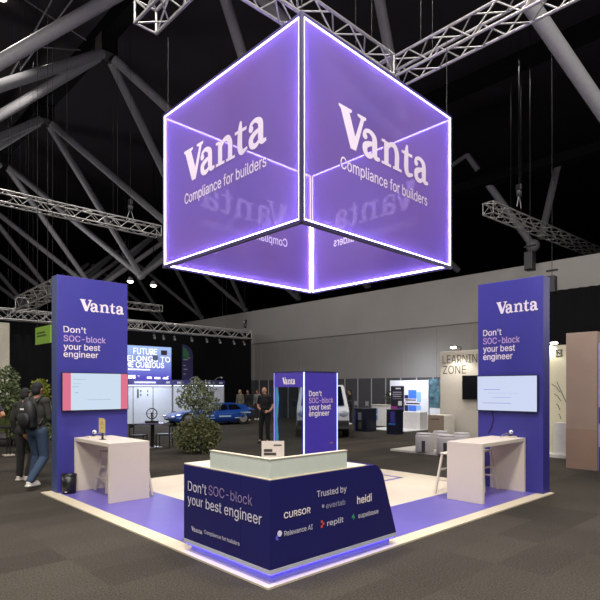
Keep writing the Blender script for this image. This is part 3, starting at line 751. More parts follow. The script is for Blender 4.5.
build(MB().box((gx - .006, gy + gd - .012, FZ), (gx + .010, gy + gd, gh)), 'edge_post', mat('lilac_post', '8a86d8', .4, emit=.35), ki)
build(MB().box((gx + gw - .02, gy + gd - .02, FZ + .45), (gx + gw, gy + gd, hz)), 'edge_post', M_KIOSK, ki)
# swirl of teal print on the pane edge
build(MB().prism([(0, 0), (.03, .03), (.06, .25), (.04, .5), (.07, .8), (.03, 1.02), (0, 1.05)], (gx + .004, gy + gd - .03, .78), -YA, ZA, -XA, .002), 'teal_print', mat('teal_print', '2f7f9a', .5, emit=.05), ki, label='teal wave print on the glass')
board(ki, '', 'x', gx, (282.6, 384.2), 295.6, 6.4, M_LETTER, mark=True, name='logo_lettering')
board(ki, "Don't", 'y', gy, (308.8, 396.2), 321.5, 5.4, M_LETTER); board(ki, 'SOC-block', 'y', gy, (308.8, 403.2), 333, 5.4, M_PINK)
board(ki, 'your best', 'y', gy, (308.8, 410.0), 330.5, 5.4, M_LETTER); board(ki, 'engineer', 'y', gy, (308.8, 416.4), 329.0, 5.4, M_LETTER)
q = on_y(330, 443.5, gy); build(MB().frame_box(q, XA, ZA, -YA, .05, .018, .002), 'sticker', mat('amber_sticker', '9a7438', .5), ki)

# ================================================================== PEOPLE
def person(loc, rz, scale, label, cloth, pose=None, voxel=.011, hair='short', sleeves='long', shoe='d8d4cf', skin='9a6f58', group=None, gen='m', hands=True):
    """One continuous body, dressed. Local frame: faces +Y, feet at z = 0."""
    J = dict(hipL=(-.09, 0, .93), hipR=(.09, 0, .93), kneeL=(-.10, .02, .50), kneeR=(.10, .02, .50), ankL=(-.10, -.02, .09), ankR=(.10, -.02, .09),
             shL=(-.18, 0, 1.43), shR=(.18, 0, 1.43), elL=(-.235, -.03, 1.14), elR=(.235, -.03, 1.14), wrL=(-.24, .05, .90), wrR=(.24, .05, .90),
             hdL=(-.24, .08, .82), hdR=(.24, .08, .82), neck=(0, -.01, 1.49), head=(0, .025, 1.635), pelvis=(0, 0, .96), chest=(0, 0, 1.28))
    J.update(pose or {}); J = {k: Vector(v) for k, v in J.items()}
    def arm(mb, s, r0=.05, r1=.042, r2=.03, upto=1.0, full=True):
        mb.cap(J['sh' + s], r0, J['sh' + s].lerp(J['el' + s], upto), r1 if upto == 1 else r0 * .95)
        if full: mb.cap(J['el' + s], r1, J['wr' + s], r2)
    def legs(mb, s, k=0.0):
        mb.cap(J['hip' + s], .088 + k, J['knee' + s], .058 + k); mb.cap(J['knee' + s], .058 + k, J['ank' + s], .040 + k * 1.3)
    def torso(mb, k=0.0):
        mb.ell(J['chest'], (.165 + k, .105 + k, .22 + k)); mb.ell(J['pelvis'], (.155 + k, .11 + k, .13 + k)); mb.ell(J['chest'].lerp(J['pelvis'], .55), (.145 + k, .098 + k, .17 + k))
        mb.cap(J['shL'], .06 + k, J['shR'], .06 + k)
    mb = MB(); torso(mb); mb.cap(J['neck'] - ZA * .04, .055, J['head'] - ZA * .06, .052)
    h = J['head']; mb.ell(h, (.076, .095, .115)); mb.ell(h + Vector((0, .03, -.065)), (.055, .06, .055)); mb.cap(h + Vector((0, .09, .005)), .010, h + Vector((0, .105, -.025)), .014, 8)
    for s in (-1, 1): mb.ell(h + Vector((s * .077, -.005, -.005)), (.012, .02, .03), 8, 6)
    for s in 'LR':
        arm(mb, s); legs(mb, s)
        a = J['ank' + s]; mb.cap(a, .04, a + Vector((0, .13, -.05)), .035)
        w_, hd = J['wr' + s], J['hd' + s]; d = (hd - w_).normalized(); side = d.cross(Vector((0, 1, 0)) if abs(d.y) < .9 else XA).normalized(); nn = side.cross(d)
        mb.cap(w_, .027, hd, .030)
        if hands:
            for k in range(4):
                f0 = hd + side * (.027 - .018 * k); ln = (.07, .08, .075, .058)[k]
                p1 = f0 + d * ln * .55 + nn * .01; mb.tube([f0, p1, p1 + d * ln * .45 + nn * .025], [.0095, .0088, .0075], 8)
            sg_ = -1 if s == 'L' else 1
            mb.tube([w_.lerp(hd, .4) + side * .028, w_.lerp(hd, .9) + side * .05 + nn * .01, hd + side * .045 + d * .03 + nn * .02], [.012, .010, .008], 8)
    body = fused(mb, 'person', mat('skin_' + skin, skin, .55), None, voxel if hands else voxel * 1.4, 3)
    WORLD[body.name] = Matrix.Identity(4)
    tag(body, label, 'person', group)
    up, low, hc = cloth
    mb = MB(); torso(mb, .014)
    for s in 'LR':
        if sleeves == 'long': arm(mb, s, .064, .054, .044)
        else: arm(mb, s, .066, .06, 0, .62, False)
    fused(mb, 'shirt', mat('cloth_' + up, up, .9, var=.25, scale=18), body, voxel, 3)
    mb = MB(); mb.ell(J['pelvis'] - ZA * .02, (.172, .128, .13))
    for s in 'LR': legs(mb, s, .016)
    fused(mb, 'trousers', mat('cloth_' + low, low, .9, var=.12, scale=20), body, voxel, 3)
    for s in 'LR':
        a = J['ank' + s]; mb = MB(); mb.cap(a + Vector((0, -.02, -.03)), .047, a + Vector((0, .14, -.055)), .04); mb.box(a + Vector((-.045, -.07, -.09)), a + Vector((.045, .17, -.065)))
        fused(mb, 'shoe', mat('shoe_' + shoe, shoe, .6), body, voxel, 2)
    if hair != 'bald':
        mb = MB(); mb.ell(h + Vector((0, -.018, .03)), (.084, .095, .10)); mb.ell(h + Vector((0, -.045, -.02)), (.078, .07, .09))
        if hair == 'long': mb.ell(h + Vector((0, -.07, -.12)), (.085, .05, .14))
        fused(mb, 'hair', mat('hair_' + hc, hc, .8, var=.2, scale=40), body, voxel, 2)
    if hands:
        for s in (-1, 1): build(MB().ell(h + Vector((s * .031, .083, .012)), .010, 8, 6), 'eye', mat('eye_dark', '1a1512', .3), body)
        build(MB().ell(h + Vector((0, .086, -.055)), (.022, .008, .006), 8, 6), 'mouth', mat('lip', '8a4f45', .6), body)
    body.location = loc; body.rotation_euler = (0, 0, rz); body.scale = (scale,) * 3
    return body
# facing away from the camera = +forward direction; angle of forward in world
FWD = math.atan2(SN, CS) - R(90)          # rotation that turns +Y to the view axis
# backpack wearer walking away at the left
stride = dict(kneeL=(-.10, .10, .52), ankL=(-.10, -.02, .10), kneeR=(.10, .06, .50), ankR=(.11, -.26, .16), elL=(-.25, -.10, 1.16), wrL=(-.25, -.02, .92), hdL=(-.25, .0, .84), elR=(.24, .02, 1.15), wrR=(.2, .2, 1.02), hdR=(.16, .26, 1.0))
q = on_z(37, 487.5)
p1 = person((q.x, q.y, 0), FWD + R(-18), 1.04, 'person walking away in a dark camouflage jacket and blue jeans with a backpack on', ('2e2d2a', '2f4058', '18161a'), stride)
bq = Matrix.Translation((q.x, q.y, 0)) @ Matrix.Rotation(FWD + R(-18), 4, 'Z') @ Matrix.Scale(1.04, 4)
bp = thing('backpack', bq @ Vector((0, -.2, .98)), 'black backpack worn by the walking person in blue jeans', 'backpack', rz=FWD + R(-18))
def local(mb): return mb.move(bq)
build(local(MB().ell((0, -.19, 1.22), (.15, .11, .25), 18, 12).box((-.13, -.24, 1.0), (.13, -.12, 1.3))), 'bag', mat('black_nylon', '141518', .6, var=.2), bp, .03)
build(local(MB().ell((0, -.275, 1.14), (.115, .05, .13), 16, 10)), 'front_pocket', mat('black_nylon', '141518'), bp)
for s in (-1, 1): build(local(MB().tube([(s * .10, -.12, 1.42), (s * .12, -.03, 1.515), (s * .12, .10, 1.46), (s * .13, .125, 1.3), (s * .14, -.1, 1.05)], .018, 8)), 'shoulder_strap', mat('black_nylon', '141518'), bp)
build(local(MB().box((-.05, -.302, 1.30), (.02, -.295, 1.325))), 'white_patch', M_LETTER, bp, label='small white patch')
q = on_z(25, 480)
person((q.x, q.y, 0), FWD + R(-8), .98, 'person in dark clothes walking beside the backpack wearer, partly hidden', ('23221f', '191818', '17151a'),
       dict(kneeL=(-.10, .02, .5), kneeR=(.10, .09, .52), ankR=(.10, -.06, .1)), shoe='c9bfb8')
q = on_z(-14, 478)
person((q.x, q.y, 0), FWD + R(60), 1.0, 'person cut off by the left edge, only a bare elbow showing', ('2a2a2e', '222226', '2a2018'),
       dict(elR=(.26, -.12, 1.2), wrR=(.2, .1, 1.06), hdR=(.17, .17, 1.04)), sleeves='short', skin='b98466')
q = on_z(265, 443)
person((q.x, q.y, 0), FWD + R(180 - 25), 1.0, 'balding person in a black polo shirt and black trousers standing left of the kiosk', ('121216', '111114', '3a332e'),
       dict(elR=(.27, -.04, 1.18), wrR=(.12, .2, 1.10), hdR=(.05, .23, 1.08), elL=(-.27, -.04, 1.16), wrL=(-.22, .12, 1.0), hdL=(-.16, .2, .98), head=(0, .05, 1.63), kneeR=(.13, .03, .5), ankR=(.15, -.01, .09)),
       hair='bald', sleeves='short', shoe='1a1a1c', skin='a87c66')
for px, dpt, up, low, hc, lb, hr in ((240, 28, '5b5748', '2a2a2e', '8c7a52', 'fair-haired person in olive behind the back of the blue car', 'long'), (248, 28.5, '17181b', '202024', '1a1614', 'dark-haired person in black behind the blue car, middle of three', 'short'), (257.5, 29, '77787a', '303036', '3a2a20', 'person in grey beyond the blue car, left of the man in black', 'short')):
    q = on_d(px, 388, dpt)
    person((q.x, q.y, 0), FWD + R(150), .93, lb, (up, low, hc), voxel=.024, hair=hr, hands=False)
q = on_d(350, 388, 25.5)
person((q.x, q.y, 0), FWD + R(100), .95, 'person in black standing between the white van and the dark plinths', ('141417', '141417', '17120f'), voxel=.024, hands=False)

# ================================================================== PLANTS
rnd = random.Random(7)
def leaves(mb, c, r, n, size, droop=.2, hollow=.35):
    c = Vector(c)
    for _ in range(n):
        while True:
            d = Vector((rnd.uniform(-1, 1), rnd.uniform(-1, 1), rnd.uniform(-1, 1)))
            if hollow < d.length < 1: break
        p = c + Vector((d.x * r[0], d.y * r[1], d.z * r[2])); ax = (d + Vector((rnd.uniform(-.8, .8), rnd.uniform(-.8, .8), rnd.uniform(-.8, .8) - droop))).normalized()
        sd = ax.cross(Vector((rnd.uniform(-1, 1), rnd.uniform(-1, 1), rnd.uniform(-1, 1)))).normalized(); l = size * rnd.uniform(.7, 1.3); wd = l * .36
        nrm = ax.cross(sd) * l * .12
        mb.add([p, p + ax * l * .5 + sd * wd + nrm, p + ax * l, p + ax * l * .5 - sd * wd + nrm], [(0, 1, 2), (0, 2, 3)])
def bush(name, loc, label, cat, blobs, stems, col, size, group=None, pot=None, c2=None):
    t = thing(name, loc, label, cat, group); o = Vector(loc)
    mb = MB()
    for c, r, n in blobs: leaves(mb, o + Vector(c), r, n, size)
    build(mb, 'foliage', mat('leaf_' + col, col, .6, var=.45, scale=3), t)
    for s in stems: build(MB().tube([o + Vector(p) for p in s], [.022 - .004 * k for k in range(len(s))], 7), 'stem', mat('bark', '3d3226', .8, var=.2), t)
    if pot: build(MB().lathe([(0, 0), (pot[0] * .8, 0), (pot[0], pot[1]), (pot[0] - .03, pot[1]), (pot[0] * .7, .04), (0, .04)], o, 22), 'pot', mat('planter_grey', '3d3b3a', .6), t)
    return t
q = on_z(202, 450); o = q
rv = Vector((SN, -CS, 0))
def off(lat, z, dd=0): v = rv * lat + Vector((CS, SN, 0)) * dd; return (v.x, v.y, z)
bush('potted_tree', (q.x, q.y, 0), 'slim leafy tree with grey-green crown beside the blue car', 'tree',
     [(off(-.12, 1.55), (.42, .42, .32), 720), (off(-.45, 1.35), (.25, .25, .2), 220), (off(.2, 1.25), (.32, .32, .24), 360), (off(-.12, 1.86), (.2, .2, .14), 80), (off(-.5, 1.72), (.2, .2, .16), 70), (off(.12, 1.72), (.25, .25, .2), 110), (off(-.02, 1.05), (.3, .3, .2), 300)],
     [[off(0, .3), off(-.03, .9), off(-.12, 1.5), off(-.1, 1.85)], [off(-.03, .9), off(-.25, 1.2), off(-.42, 1.42), off(-.5, 1.7)], [off(-.03, .9), off(.14, 1.2), off(.2, 1.4), off(.14, 1.7)]], '707a58', .072, pot=(.2, .3))
bush('potted_shrub', (*(Vector((q.x, q.y, 0)) + Vector(off(.02, 0, -.72)))[:2], 0), 'dense low yellow-green shrub at the foot of the slim tree', 'shrub',
     [(off(-.28, .48), (.34, .34, .40), 760), (off(.10, .52), (.36, .36, .44), 820), (off(.36, .48), (.24, .24, .36), 420), (off(0, .25), (.45, .4, .24), 380)],
     [[off(0, .05), off(0, .5), off(-.1, .8)], [off(0, .05), off(.2, .5), off(.3, .85)]], '5a5f36', .075, pot=(.16, .2))
# left planting
for k, (px, py, h_, col, lb) in enumerate(((5, 446, 2.0, '5d6a48', 'tall grey-green tree at the left edge in front of the pale panel'), (22, 446, 1.25, '56603a', 'green shrub between the left-edge tree and the walkers'), (40, 442, 1.75, '7c8428', 'bright yellow-green shrub above the walkers, beside the left tower'), (36, 452, 1.0, '4a5432', 'low dark green shrub behind the backpack wearer'))):
    q = on_z(px, py); f_ = .62 if k == 2 else 1
    bush('planter_shrub', (q.x, q.y, 0), lb, 'shrub', [((0, 0, h_), (.36 * f_, .36 * f_, .34 * f_), int(420 * f_)), ((.06, -.1, h_ - .45), (.33 * f_, .33 * f_, .35), int(330 * f_)), ((-.05, .08, h_ - .8), (.3 * f_, .3 * f_, .3), int(220 * f_))], [[(0, 0, .2), (.02, 0, h_ * .6), (0, .03, h_)]], col, .11, group='shrubs behind the walkers', pot=(.24, .4))
g = on_z(2, 442); g2 = on_z(54, 440)
hd = thing('green_hedge_screen', ((g.x + g2.x) / 2, (g.y + g2.y) / 2, 0), 'long green panelled planter box behind the walkers', 'planter')
mb = MB(); d = (g2 - g); L = d.length; d.normalize(); nn = Vector((-d.y, d.x, 0)); gg = g + nn * .7
build(MB().frame_box(gg - d * .4, d, ZA, nn, L + .4, .95, .35), 'planter_box', mat('moss_green_panel', '55662c', .8, var=.25, scale=4), hd)
build(MB().frame_box(gg - d * .4 - nn * .06, d, ZA, nn, L + .4, .1, .5), 'white_base', M_WHITE, hd)
mb = MB(); 
for k in range(7): leaves(mb, gg + d * (k * L / 6 - .2) + nn * .18 + ZA * 1.1, (.5, .5, .26), 170, .11)
tag(build(mb, 'hedge_foliage', mat('leaf_56603a', '56603a'), hd), kind='stuff')
# black cafe table with white feet at the left edge
c = on_z(8.5, 455.5); tb = thing('cafe_table', c, 'slim black high table with a white foot at the left edge', 'table')
build(MB().frame_box(c + rv * -.35 + ZA * .70 - Vector((CS, SN, 0)) * .2, rv, Vector((CS, SN, 0)), ZA, .75, .5, .04), 'tabletop', M_BLACK, tb)
build(MB().frame_box(c + rv * -.35 + ZA * .40, rv, Vector((CS, SN, 0)), ZA, .75, .05, .035), 'rail', M_BLACK, tb)
for a_ in (-.04, .04): build(MB().bar(c + rv * a_, c + rv * a_ + ZA * .7, .025), 'leg', M_BLACK, tb)
build(MB().box(c + Vector((-.12, -.12, 0)), c + Vector((.12, .12, .03))), 'foot', M_WHITE, tb)
# pale wall panel and green hanging sign
pa = on_y(9.5, 323, 20.2)
tag(build(MB().box((pa.x - 3.5, 20.2, 0), (pa.x, 20.32, pa.z)), 'partition_panel', mat('pale_panel', 'b9b3a4', .7), origin=(pa.x - 1.7, 20.2, 0)), 'pale cream panel at the left edge behind the tree', 'panel')
q = on_d(35.3, 345, 15); gs = thing('hanging_banner_sign', q, 'lime green banner sign hung beside the left tower', 'sign')
e = on_d(50, 340, 14.2); up_ = on_d(35.3, 328, 15).z - q.z; dgs = (Vector((e.x, e.y, 0)) - Vector((q.x, q.y, 0))); lg = dgs.length; dgs.normalize()
build(MB().frame_box(q, dgs, ZA, Vector((-dgs.y, dgs.x, 0)), lg, up_, .04), 'banner', mat('lime_banner', '7fa63a', .6, emit=.08), gs)
for z_, l_ in ((.6, .55), (.42, .62)): build(MB().frame_box(q + dgs * lg * .12 + ZA * up_ * z_ - Vector((-dgs.y, dgs.x, 0)) * .002, dgs, ZA, Vector((-dgs.y, dgs.x, 0)), lg * l_, up_ * .1, .002), 'print_line', mat('green_ink', '3c5a1c', .6), gs)
for k in (.15, .85): build(MB().tube([q + dgs * lg * k + ZA * up_, q + dgs * lg * k + ZA * (16.99 - q.z)], .006, 6), 'cable', M_BLACK, gs)

# ================================================================== BACK LEFT: SCREEN, STALLS, CAR, TABLE
SY = 24.6
a = on_y(118, 380.5, SY); b_ = on_y(171.2, 347.5, SY); z0, z1 = 2.13, 3.80
ls = thing('led_screen', ((a.x + b_.x) / 2, SY, 0), 'big glowing violet-blue screen with white headline above the stalls', 'screen')
build(MB().box((a.x, SY, z0 - .03), (b_.x + .03, SY + .12, z1 + .03)), 'frame', M_BLACK, ls)
for x in (a.x + .1, b_.x - .1): build(MB().box((x - .04, SY + .12, 0), (x + .04, SY + .2, z1)), 'leg', M_BLACK, ls)
build(MB().box((a.x, SY - .01, z0), (b_.x, SY, z1)), 'picture', gradient_screen_material('headline_screen', '4632c0', 'a6c2f4', z0, z1 - .1, 1.0), ls)
M_SW = mat('screen_white', 'ffffff', .5, emit=1.0, ecol='eef0ff')
board(ls, 'FUTURE', 'y', SY - .012, (133.5, 353.8), 157, 6, M_SW, .012)
board(ls, 'BELONGS TO', 'y', SY - .012, (122, 360.6), 170, 5.5, M_SW, .012)
board(ls, 'THE CURIOUS', 'y', SY - .012, (121, 366.8), 164, 5.5, M_SW, .012)
for px, py, l, h_ in ((128, 369.8, 1.15, .06), (128, 378.4, .38, .16), (147, 378.6, .26, .1), (154.5, 379, .32, .1), (163, 379.2, .3, .1)):
    p = on_y(px, py, SY - .012); build(MB().box((p.x, SY - .016, p.z), (p.x + l, SY - .012, p.z + h_)), 'caption_bar', M_SW, ls)
p = on_y(161, 355, SY - .012); build(MB().box((p.x, SY - .017, p.z), (p.x + .34, SY - .012, p.z + .24)), 'photo_tile', mat('photo_tile', '3a2c3c', .5, emit=.3), ls)
p = on_y(152.5, 360, SY - .012); build(MB().box((p.x, SY - .017, p.z), (p.x + .3, SY - .012, p.z + .24)), 'photo_tile', mat('photo_tile_grey', '5d6a8a', .5, emit=.3), ls)
# arch-topped banner
p = on_y(182.3, 380, SY); p2 = on_y(193, 380, SY); wa = p2.x - p.x; ht = 4.0 - p.z
ab = thing('arch_banner', (p.x + wa / 2, SY, 0), 'dark violet arch-topped banner with a green leaf right of the screen', 'banner')
out = [(0, 0), (wa, 0), (wa, ht - .55)] + [(wa * math.cos(t), ht - .55 + .55 * math.sin(t)) for t in [R(15 * k) for k in range(1, 7)]]
build(MB().prism([(0, -p.z + .01), (wa, -p.z + .01)] + out[2:], (p.x, SY, p.z), XA, ZA, YA, .06), 'board', mat('banner_indigo', '2b2752', .6), ab)
build(MB().prism([(.05, ht - .75), (.3, ht - .8), (.42, ht - .5), (.25, ht - .25), (.04, ht - .1)], (p.x, SY - .004, p.z), XA, ZA, YA, .004), 'leaf_print', mat('leaf_print', '2f6a45', .6), ab)
for z_, l_ in ((1.15, .42), (1.05, .3), (.75, .15), (.55, .25), (.3, .14)): build(MB().box((p.x + .06, SY - .004, p.z + z_), (p.x + .06 + l_, SY, p.z + z_ + .03)), 'print_line', mat('banner_ink', 'a9a6c0', .6), ab)
# expo stalls
EY = 23.6
M_EXPO = mat('stall_panel_white', 'c9d0dc', .5, var=.02)
M_FASC = mat('fascia_indigo', '3c3a70', .5)
def stall(px0, px1, label, marks):
    x0 = on_y(px0, 400, EY).x; x1 = on_y(px1, 400, EY).x; t = thing('exhibition_stall', ((x0 + x1) / 2, EY, 0), label, 'stall', 'white exhibition stalls')
    n = max(2, round((x1 - x0) / 1.0))
    for k in range(n): build(MB().box((x0 + (x1 - x0) * k / n + .02, EY, .05), (x0 + (x1 - x0) * (k + 1) / n - .02, EY + .04, 2.0)), 'wall_panel', M_EXPO, t)
    for k in range(n + 1): build(MB().bar((x0 + (x1 - x0) * k / n, EY + .02, 0), (x0 + (x1 - x0) * k / n, EY + .02, 2.1), .045), 'post', M_ALU, t)
    build(MB().box((x0, EY - .08, 1.86), (x1, EY - .04, 2.12)), 'fascia', M_FASC, t)
    build(MB().box((x0 + .05, EY - .03, 1.83), (x1 - .05, EY - .005, 1.86)), 'light_strip', mat('stall_light', 'e8ecff', .4, emit=3.0), t)
    wd = x1 - x0
    for f0, l_, h_ in ((.06, .08, .1), (.34, .36, .09), (.88, .07, .1)): build(MB().box((x0 + wd * f0, EY - .084, 1.94), (x0 + wd * (f0 + l_), EY - .08, 1.94 + h_)), 'fascia_print', mat('fascia_print', 'b9b6d0', .5), t)
    for px, py, w_, h_, cl in marks:
        p = on_y(px, py, EY - .004); build(MB().box((p.x, EY - .006, p.z), (p.x + w_, EY, p.z + h_)), 'wall_print', mat('wall_print_' + cl, cl, .6), t)
    for f0 in (.3, .8):
        a = Vector((x0 + wd * f0, EY - .06, 2.12)); build(MB().tube([a, a + Vector((.05, -.1, .12)), a + Vector((.12, -.35, .16))], .012, 6).tube([a + Vector((.12, -.35, .16)), a + Vector((.16, -.42, .12))], [.03, .05], 8), 'arm_light', M_TUBE, t)
stall(112, 172, 'white exhibition stall below the screen, next to the left tower',
      ((137, 398, .09, .42, '4b5a4a'), (140, 392, .08, .1, '6e7480'), (140, 396, .08, .1, '6e7480'), (147, 392, .07, .1, '6e7480'), (147, 396, .07, .1, '6e7480')))
stall(173, 224, 'white exhibition stall behind the tree and the blue car', ((205, 396, .55, .24, '4f5866'), (200, 400, .8, .05, '8a8f9a')))
lamp('stall_light', 'AREA', (12.2, 22.4, 3.2), 120, color=(.8, .86, 1), size=1.0)
lamp('booth_fill_light', 'AREA', (18.4, 13.3, 2.9), 60, color=(.85, .9, 1), size=.6, rot=(0, R(-35), 0))  # added fill that brightens the blue booth, no fixture there

# blue sports car
def car(p_front, p_rear, label):
    f_, r_ = Vector(p_front), Vector(p_rear); d = (r_ - f_).normalized(); wb = (r_ - f_).length; s = Vector((-d.y, d.x, 0))
    t = thing('sports_car', (f_ + r_) / 2, label, 'car'); o = f_
    if s.y > 0: s = -s                      # s points to the camera side
    def P(x, y, z): return o + d * x + s * y + ZA * z * .86
    st = [(-.58, .45, .50, .30, .70), (-.42, .55, .64, .24, .80), (0, .62, .72, .20, .88), (.7, .66, .80, .18, .88), (1.4, .70, .86, .16, .87), (2.2, .72, .86, .16, .88), (wb, .76, .88, .2, .92), (wb + .34, .74, .86, .26, .86), (wb + .52, .62, .72, .36, .74)]
    vs = []; n = 8
    for x, zs, zt, zb, wd in st:
        for y, z in ((-wd * .94, zb), (-wd, (zb + zs) / 2), (-wd * .95, zs), (-wd * .62, zt), (wd * .62, zt), (wd * .95, zs), (wd, (zb + zs) / 2), (wd * .94, zb)): vs.append(P(x, y - .85, z))
    fs = [(i*n+k, i*n+(k+1)%n, (i+1)*n+(k+1)%n, (i+1)*n+k) for i in range(len(st)-1) for k in range(n)] + [tuple(range(n)), tuple(range((len(st)-1)*n, len(st)*n))]
    body = build(MB().add(vs, fs, True), 'body', mat('blue_car_paint', '1b428f', .2, coat=.6, var=.05), t)
    cab = [(.95, .80, .80), (1.55, 1.17, .62), (2.35, 1.20, .62), (3.1, .98, .66), (3.45, .84, .74)]
    vs = []
    for x, z, wd in cab: vs += [P(x, -wd - .85, .78), P(x, -wd * .86 - .85, z), P(x, wd * .86 - .85, z), P(x, wd - .85, .78)]
    build(MB().add(vs, [(i*4+k, i*4+(k+1)%4, i*4+4+(k+1)%4, i*4+4+k) for i in range(4) for k in range(4)] + [(0,1,2,3), (16,17,18,19)], False), 'cabin', mat('blue_car_paint', '1b428f'), t, .03)
    gl = mat('car_glass', '0d1118', .08)
    build(MB().add([P(1.42, -.10, .84), P(2.0, -.12, .84), P(2.0, -.225, 1.12), P(1.68, -.235, 1.11)], [(0,1,2,3)]).add([P(2.08, -.12, .84), P(2.75, -.14, .85), P(2.5, -.225, 1.09), P(2.08, -.225, 1.12)], [(0,1,2,3)]), 'side_window', gl, t)
    build(MB().add([P(1.0, -.25, .84), P(1.0, -1.45, .84), P(1.5, -1.3, 1.15), P(1.5, -.4, 1.15)], [(0,1,2,3)]), 'windscreen', gl, t)
    for x in (0, wb):
        for y in (.0, -1.62):
            c = P(x, y, .36); w_ = build(MB().tube([c - s * .12, c + s * .04], .31, 22), 'wheel', mat('tyre', '121214', .8), t)
            build(MB().tube([c + s * .04, c + s * .05], .2, 18), 'wheel_hub', M_ALU, w_)
    for y in (-.3, -1.4): build(MB().ell(P(-.58, y, .50), (.1, .1, .05), 10, 6), 'headlight', mat('lens_white', 'd8dde6', .1), t)
    for y in (-.35, -1.35): build(MB().ell(P(wb + .5, y, .62), (.05, .08, .05), 10, 6), 'tail_light', mat('tail_red', '8a1a1a', .2), t)
    lv = mat('car_livery', 'a9c4ea', .4)
    for x, z, l_, h_ in ((.75, .50, .5, .05), (1.5, .44, .6, .07), (2.3, .36, .5, .04), (.6, .38, .7, .025), (wb - .15, .66, .5, .03), (2.7, .62, .45, .05)):
        build(MB().frame_box(P(x, .035, z), d, ZA, s, l_, h_, .006), 'livery_mark', lv, t)
    build(MB().frame_box(P(wb, -.3, .86), d, ZA, s, .35, .2, -.9), 'rear_wing', mat('blue_car_paint', '1b428f'), t)
q0, q1 = on_z(188, 426.6), on_z(243, 424.3)
car((q0.x, q0.y, 0), (q1.x, q1.y, 0), 'bright blue low sports car with pale livery, behind the tree')

# dark table with bar chairs and wheel
c = on_z(152.5, 447.5); tb = thing('bistro_table', c, 'small dark square table with a wheel on it, left of the tree', 'table')
TH = c.z + 24.6 / FPX * depth(c); rv2, fv = rv, Vector((CS, SN, 0))
build(MB().frame_box(c - rv2 * .36 - fv * .3 + ZA * (TH - .03), rv2, fv, ZA, .72, .6, .03), 'tabletop', mat('lilac_tabletop', '5a5874', .3), tb)
build(MB().bar(c, c + ZA * (TH - .03), .08), 'post', M_BLACK, tb); build(MB().box(c + Vector((-.2, -.2, 0)), c + Vector((.2, .2, .02))), 'foot', M_ALU, tb)
def bistro_chair(p, label, sgn):
    p = Vector(p); t = thing('bistro_chair', p, label, 'chair', 'thin black chairs'); H = .40
    build(MB().frame_box(p - rv * .2 - fv * .2 + ZA * (H - .03), rv, fv, ZA, .4, .4, .035), 'seat', M_BLACK, t)
    for a in (-.19, .19):
        for b in (-.19, .19): build(MB().bar(p + rv * a + fv * b, p + rv * a + fv * b + ZA * (.68 if a * sgn > 0 else H), .02), 'leg', M_BLACK, t)
    build(MB().frame_box(p + rv * .19 * sgn - rv * .015 - fv * .2 + ZA * .6, rv, fv, ZA, .03, .4, .09), 'backrest', M_BLACK, t)
    build(MB().bar(p + rv * .19 * sgn - fv * .19 + ZA * .2, p + rv * .19 * sgn + fv * .19 + ZA * .2, .015), 'rung', M_BLACK, t)
bistro_chair(c - rv * .28 - fv * .42, 'thin black chair on the left of the dark table, nearest the left tower', -1)
bistro_chair(c + rv * .36 - fv * .05, 'thin black chair between the dark table and the tree', 1)
wc = c + rv * -.02 + ZA * TH
wh = thing('raffle_wheel', wc, 'black round wheel on a stand on the dark table', 'wheel')
ring = [wc + ZA * .27 + (rv * math.cos(2 * math.pi * k / 24) + ZA * math.sin(2 * math.pi * k / 24)) * .15 for k in range(25)]
build(MB().tube(ring, .014, 6), 'rim', M_BLACK, wh)
for k in range(6): build(MB().bar(wc + ZA * .27, ring[k * 4], .008), 'spoke', M_BLACK, wh)
build(MB().tube([wc + ZA * .27 - fv * .03, wc + ZA * .27 + fv * .03], .03, 12), 'hub', M_BLACK, wh)
build(MB().frame_box(wc - rv * .18 - fv * .08, rv, fv, ZA, .36, .16, .06), 'base', M_BLACK, wh)
for s in (-1, 1): build(MB().bar(wc + ZA * .05 + fv * .05 * s, wc + ZA * .27 + fv * .03 * s, .015), 'strut', M_BLACK, wh)

# ================================================================== WHITE VAN BEHIND THE KIOSK
vc = on_z(323, 438.5); van = thing('white_van', (vc.x, vc.y, 0), 'white van parked behind the glass kiosk, facing the camera', 'van', rz=FWD)
def vl(mb): return mb.move(W(van))           # local: x right, y away, z up; nose at y = 0
prof = [(0, .38), (.0, .92), (.12, 1.05), (.75, 1.78), (.95, 1.83), (3.9, 1.83), (4.1, 1.6), (4.15, .38)]
def shell(wd, inset=0):
    return prof
vb = MB(); vs = []
for sx in (-1, 1):
    for y, z in prof: vs.append((sx * (.90 if z < 1.2 else .78), y, z))
k = len(prof); vb.add(vs, [tuple(range(k)), tuple(range(k, 2 * k))] + [(i, (i + 1) % k, (i + 1) % k + k, i + k) for i in range(k)])
M_VAN = mat('van_white', 'c6cacf', .3, coat=.3, var=.02)
build(vl(vb), 'body', M_VAN, van, .05)
build(vl(MB().add([(-.74, .15, 1.12), (.74, .15, 1.12), (.66, .70, 1.76), (-.66, .70, 1.76)], [(0, 1, 2, 3)]).move(Matrix.Translation((0, -.03, .012)))), 'windscreen', mat('car_glass', '0d1118'), van)
build(vl(MB().box((-.88, -.10, .30), (.88, .05, .62))), 'bumper', mat('bumper_black', '17181a', .6), van, .04)
build(vl(MB().box((-.5, -.03, .66), (.5, .0, .84))), 'grille', M_BLACKP, van, .01)
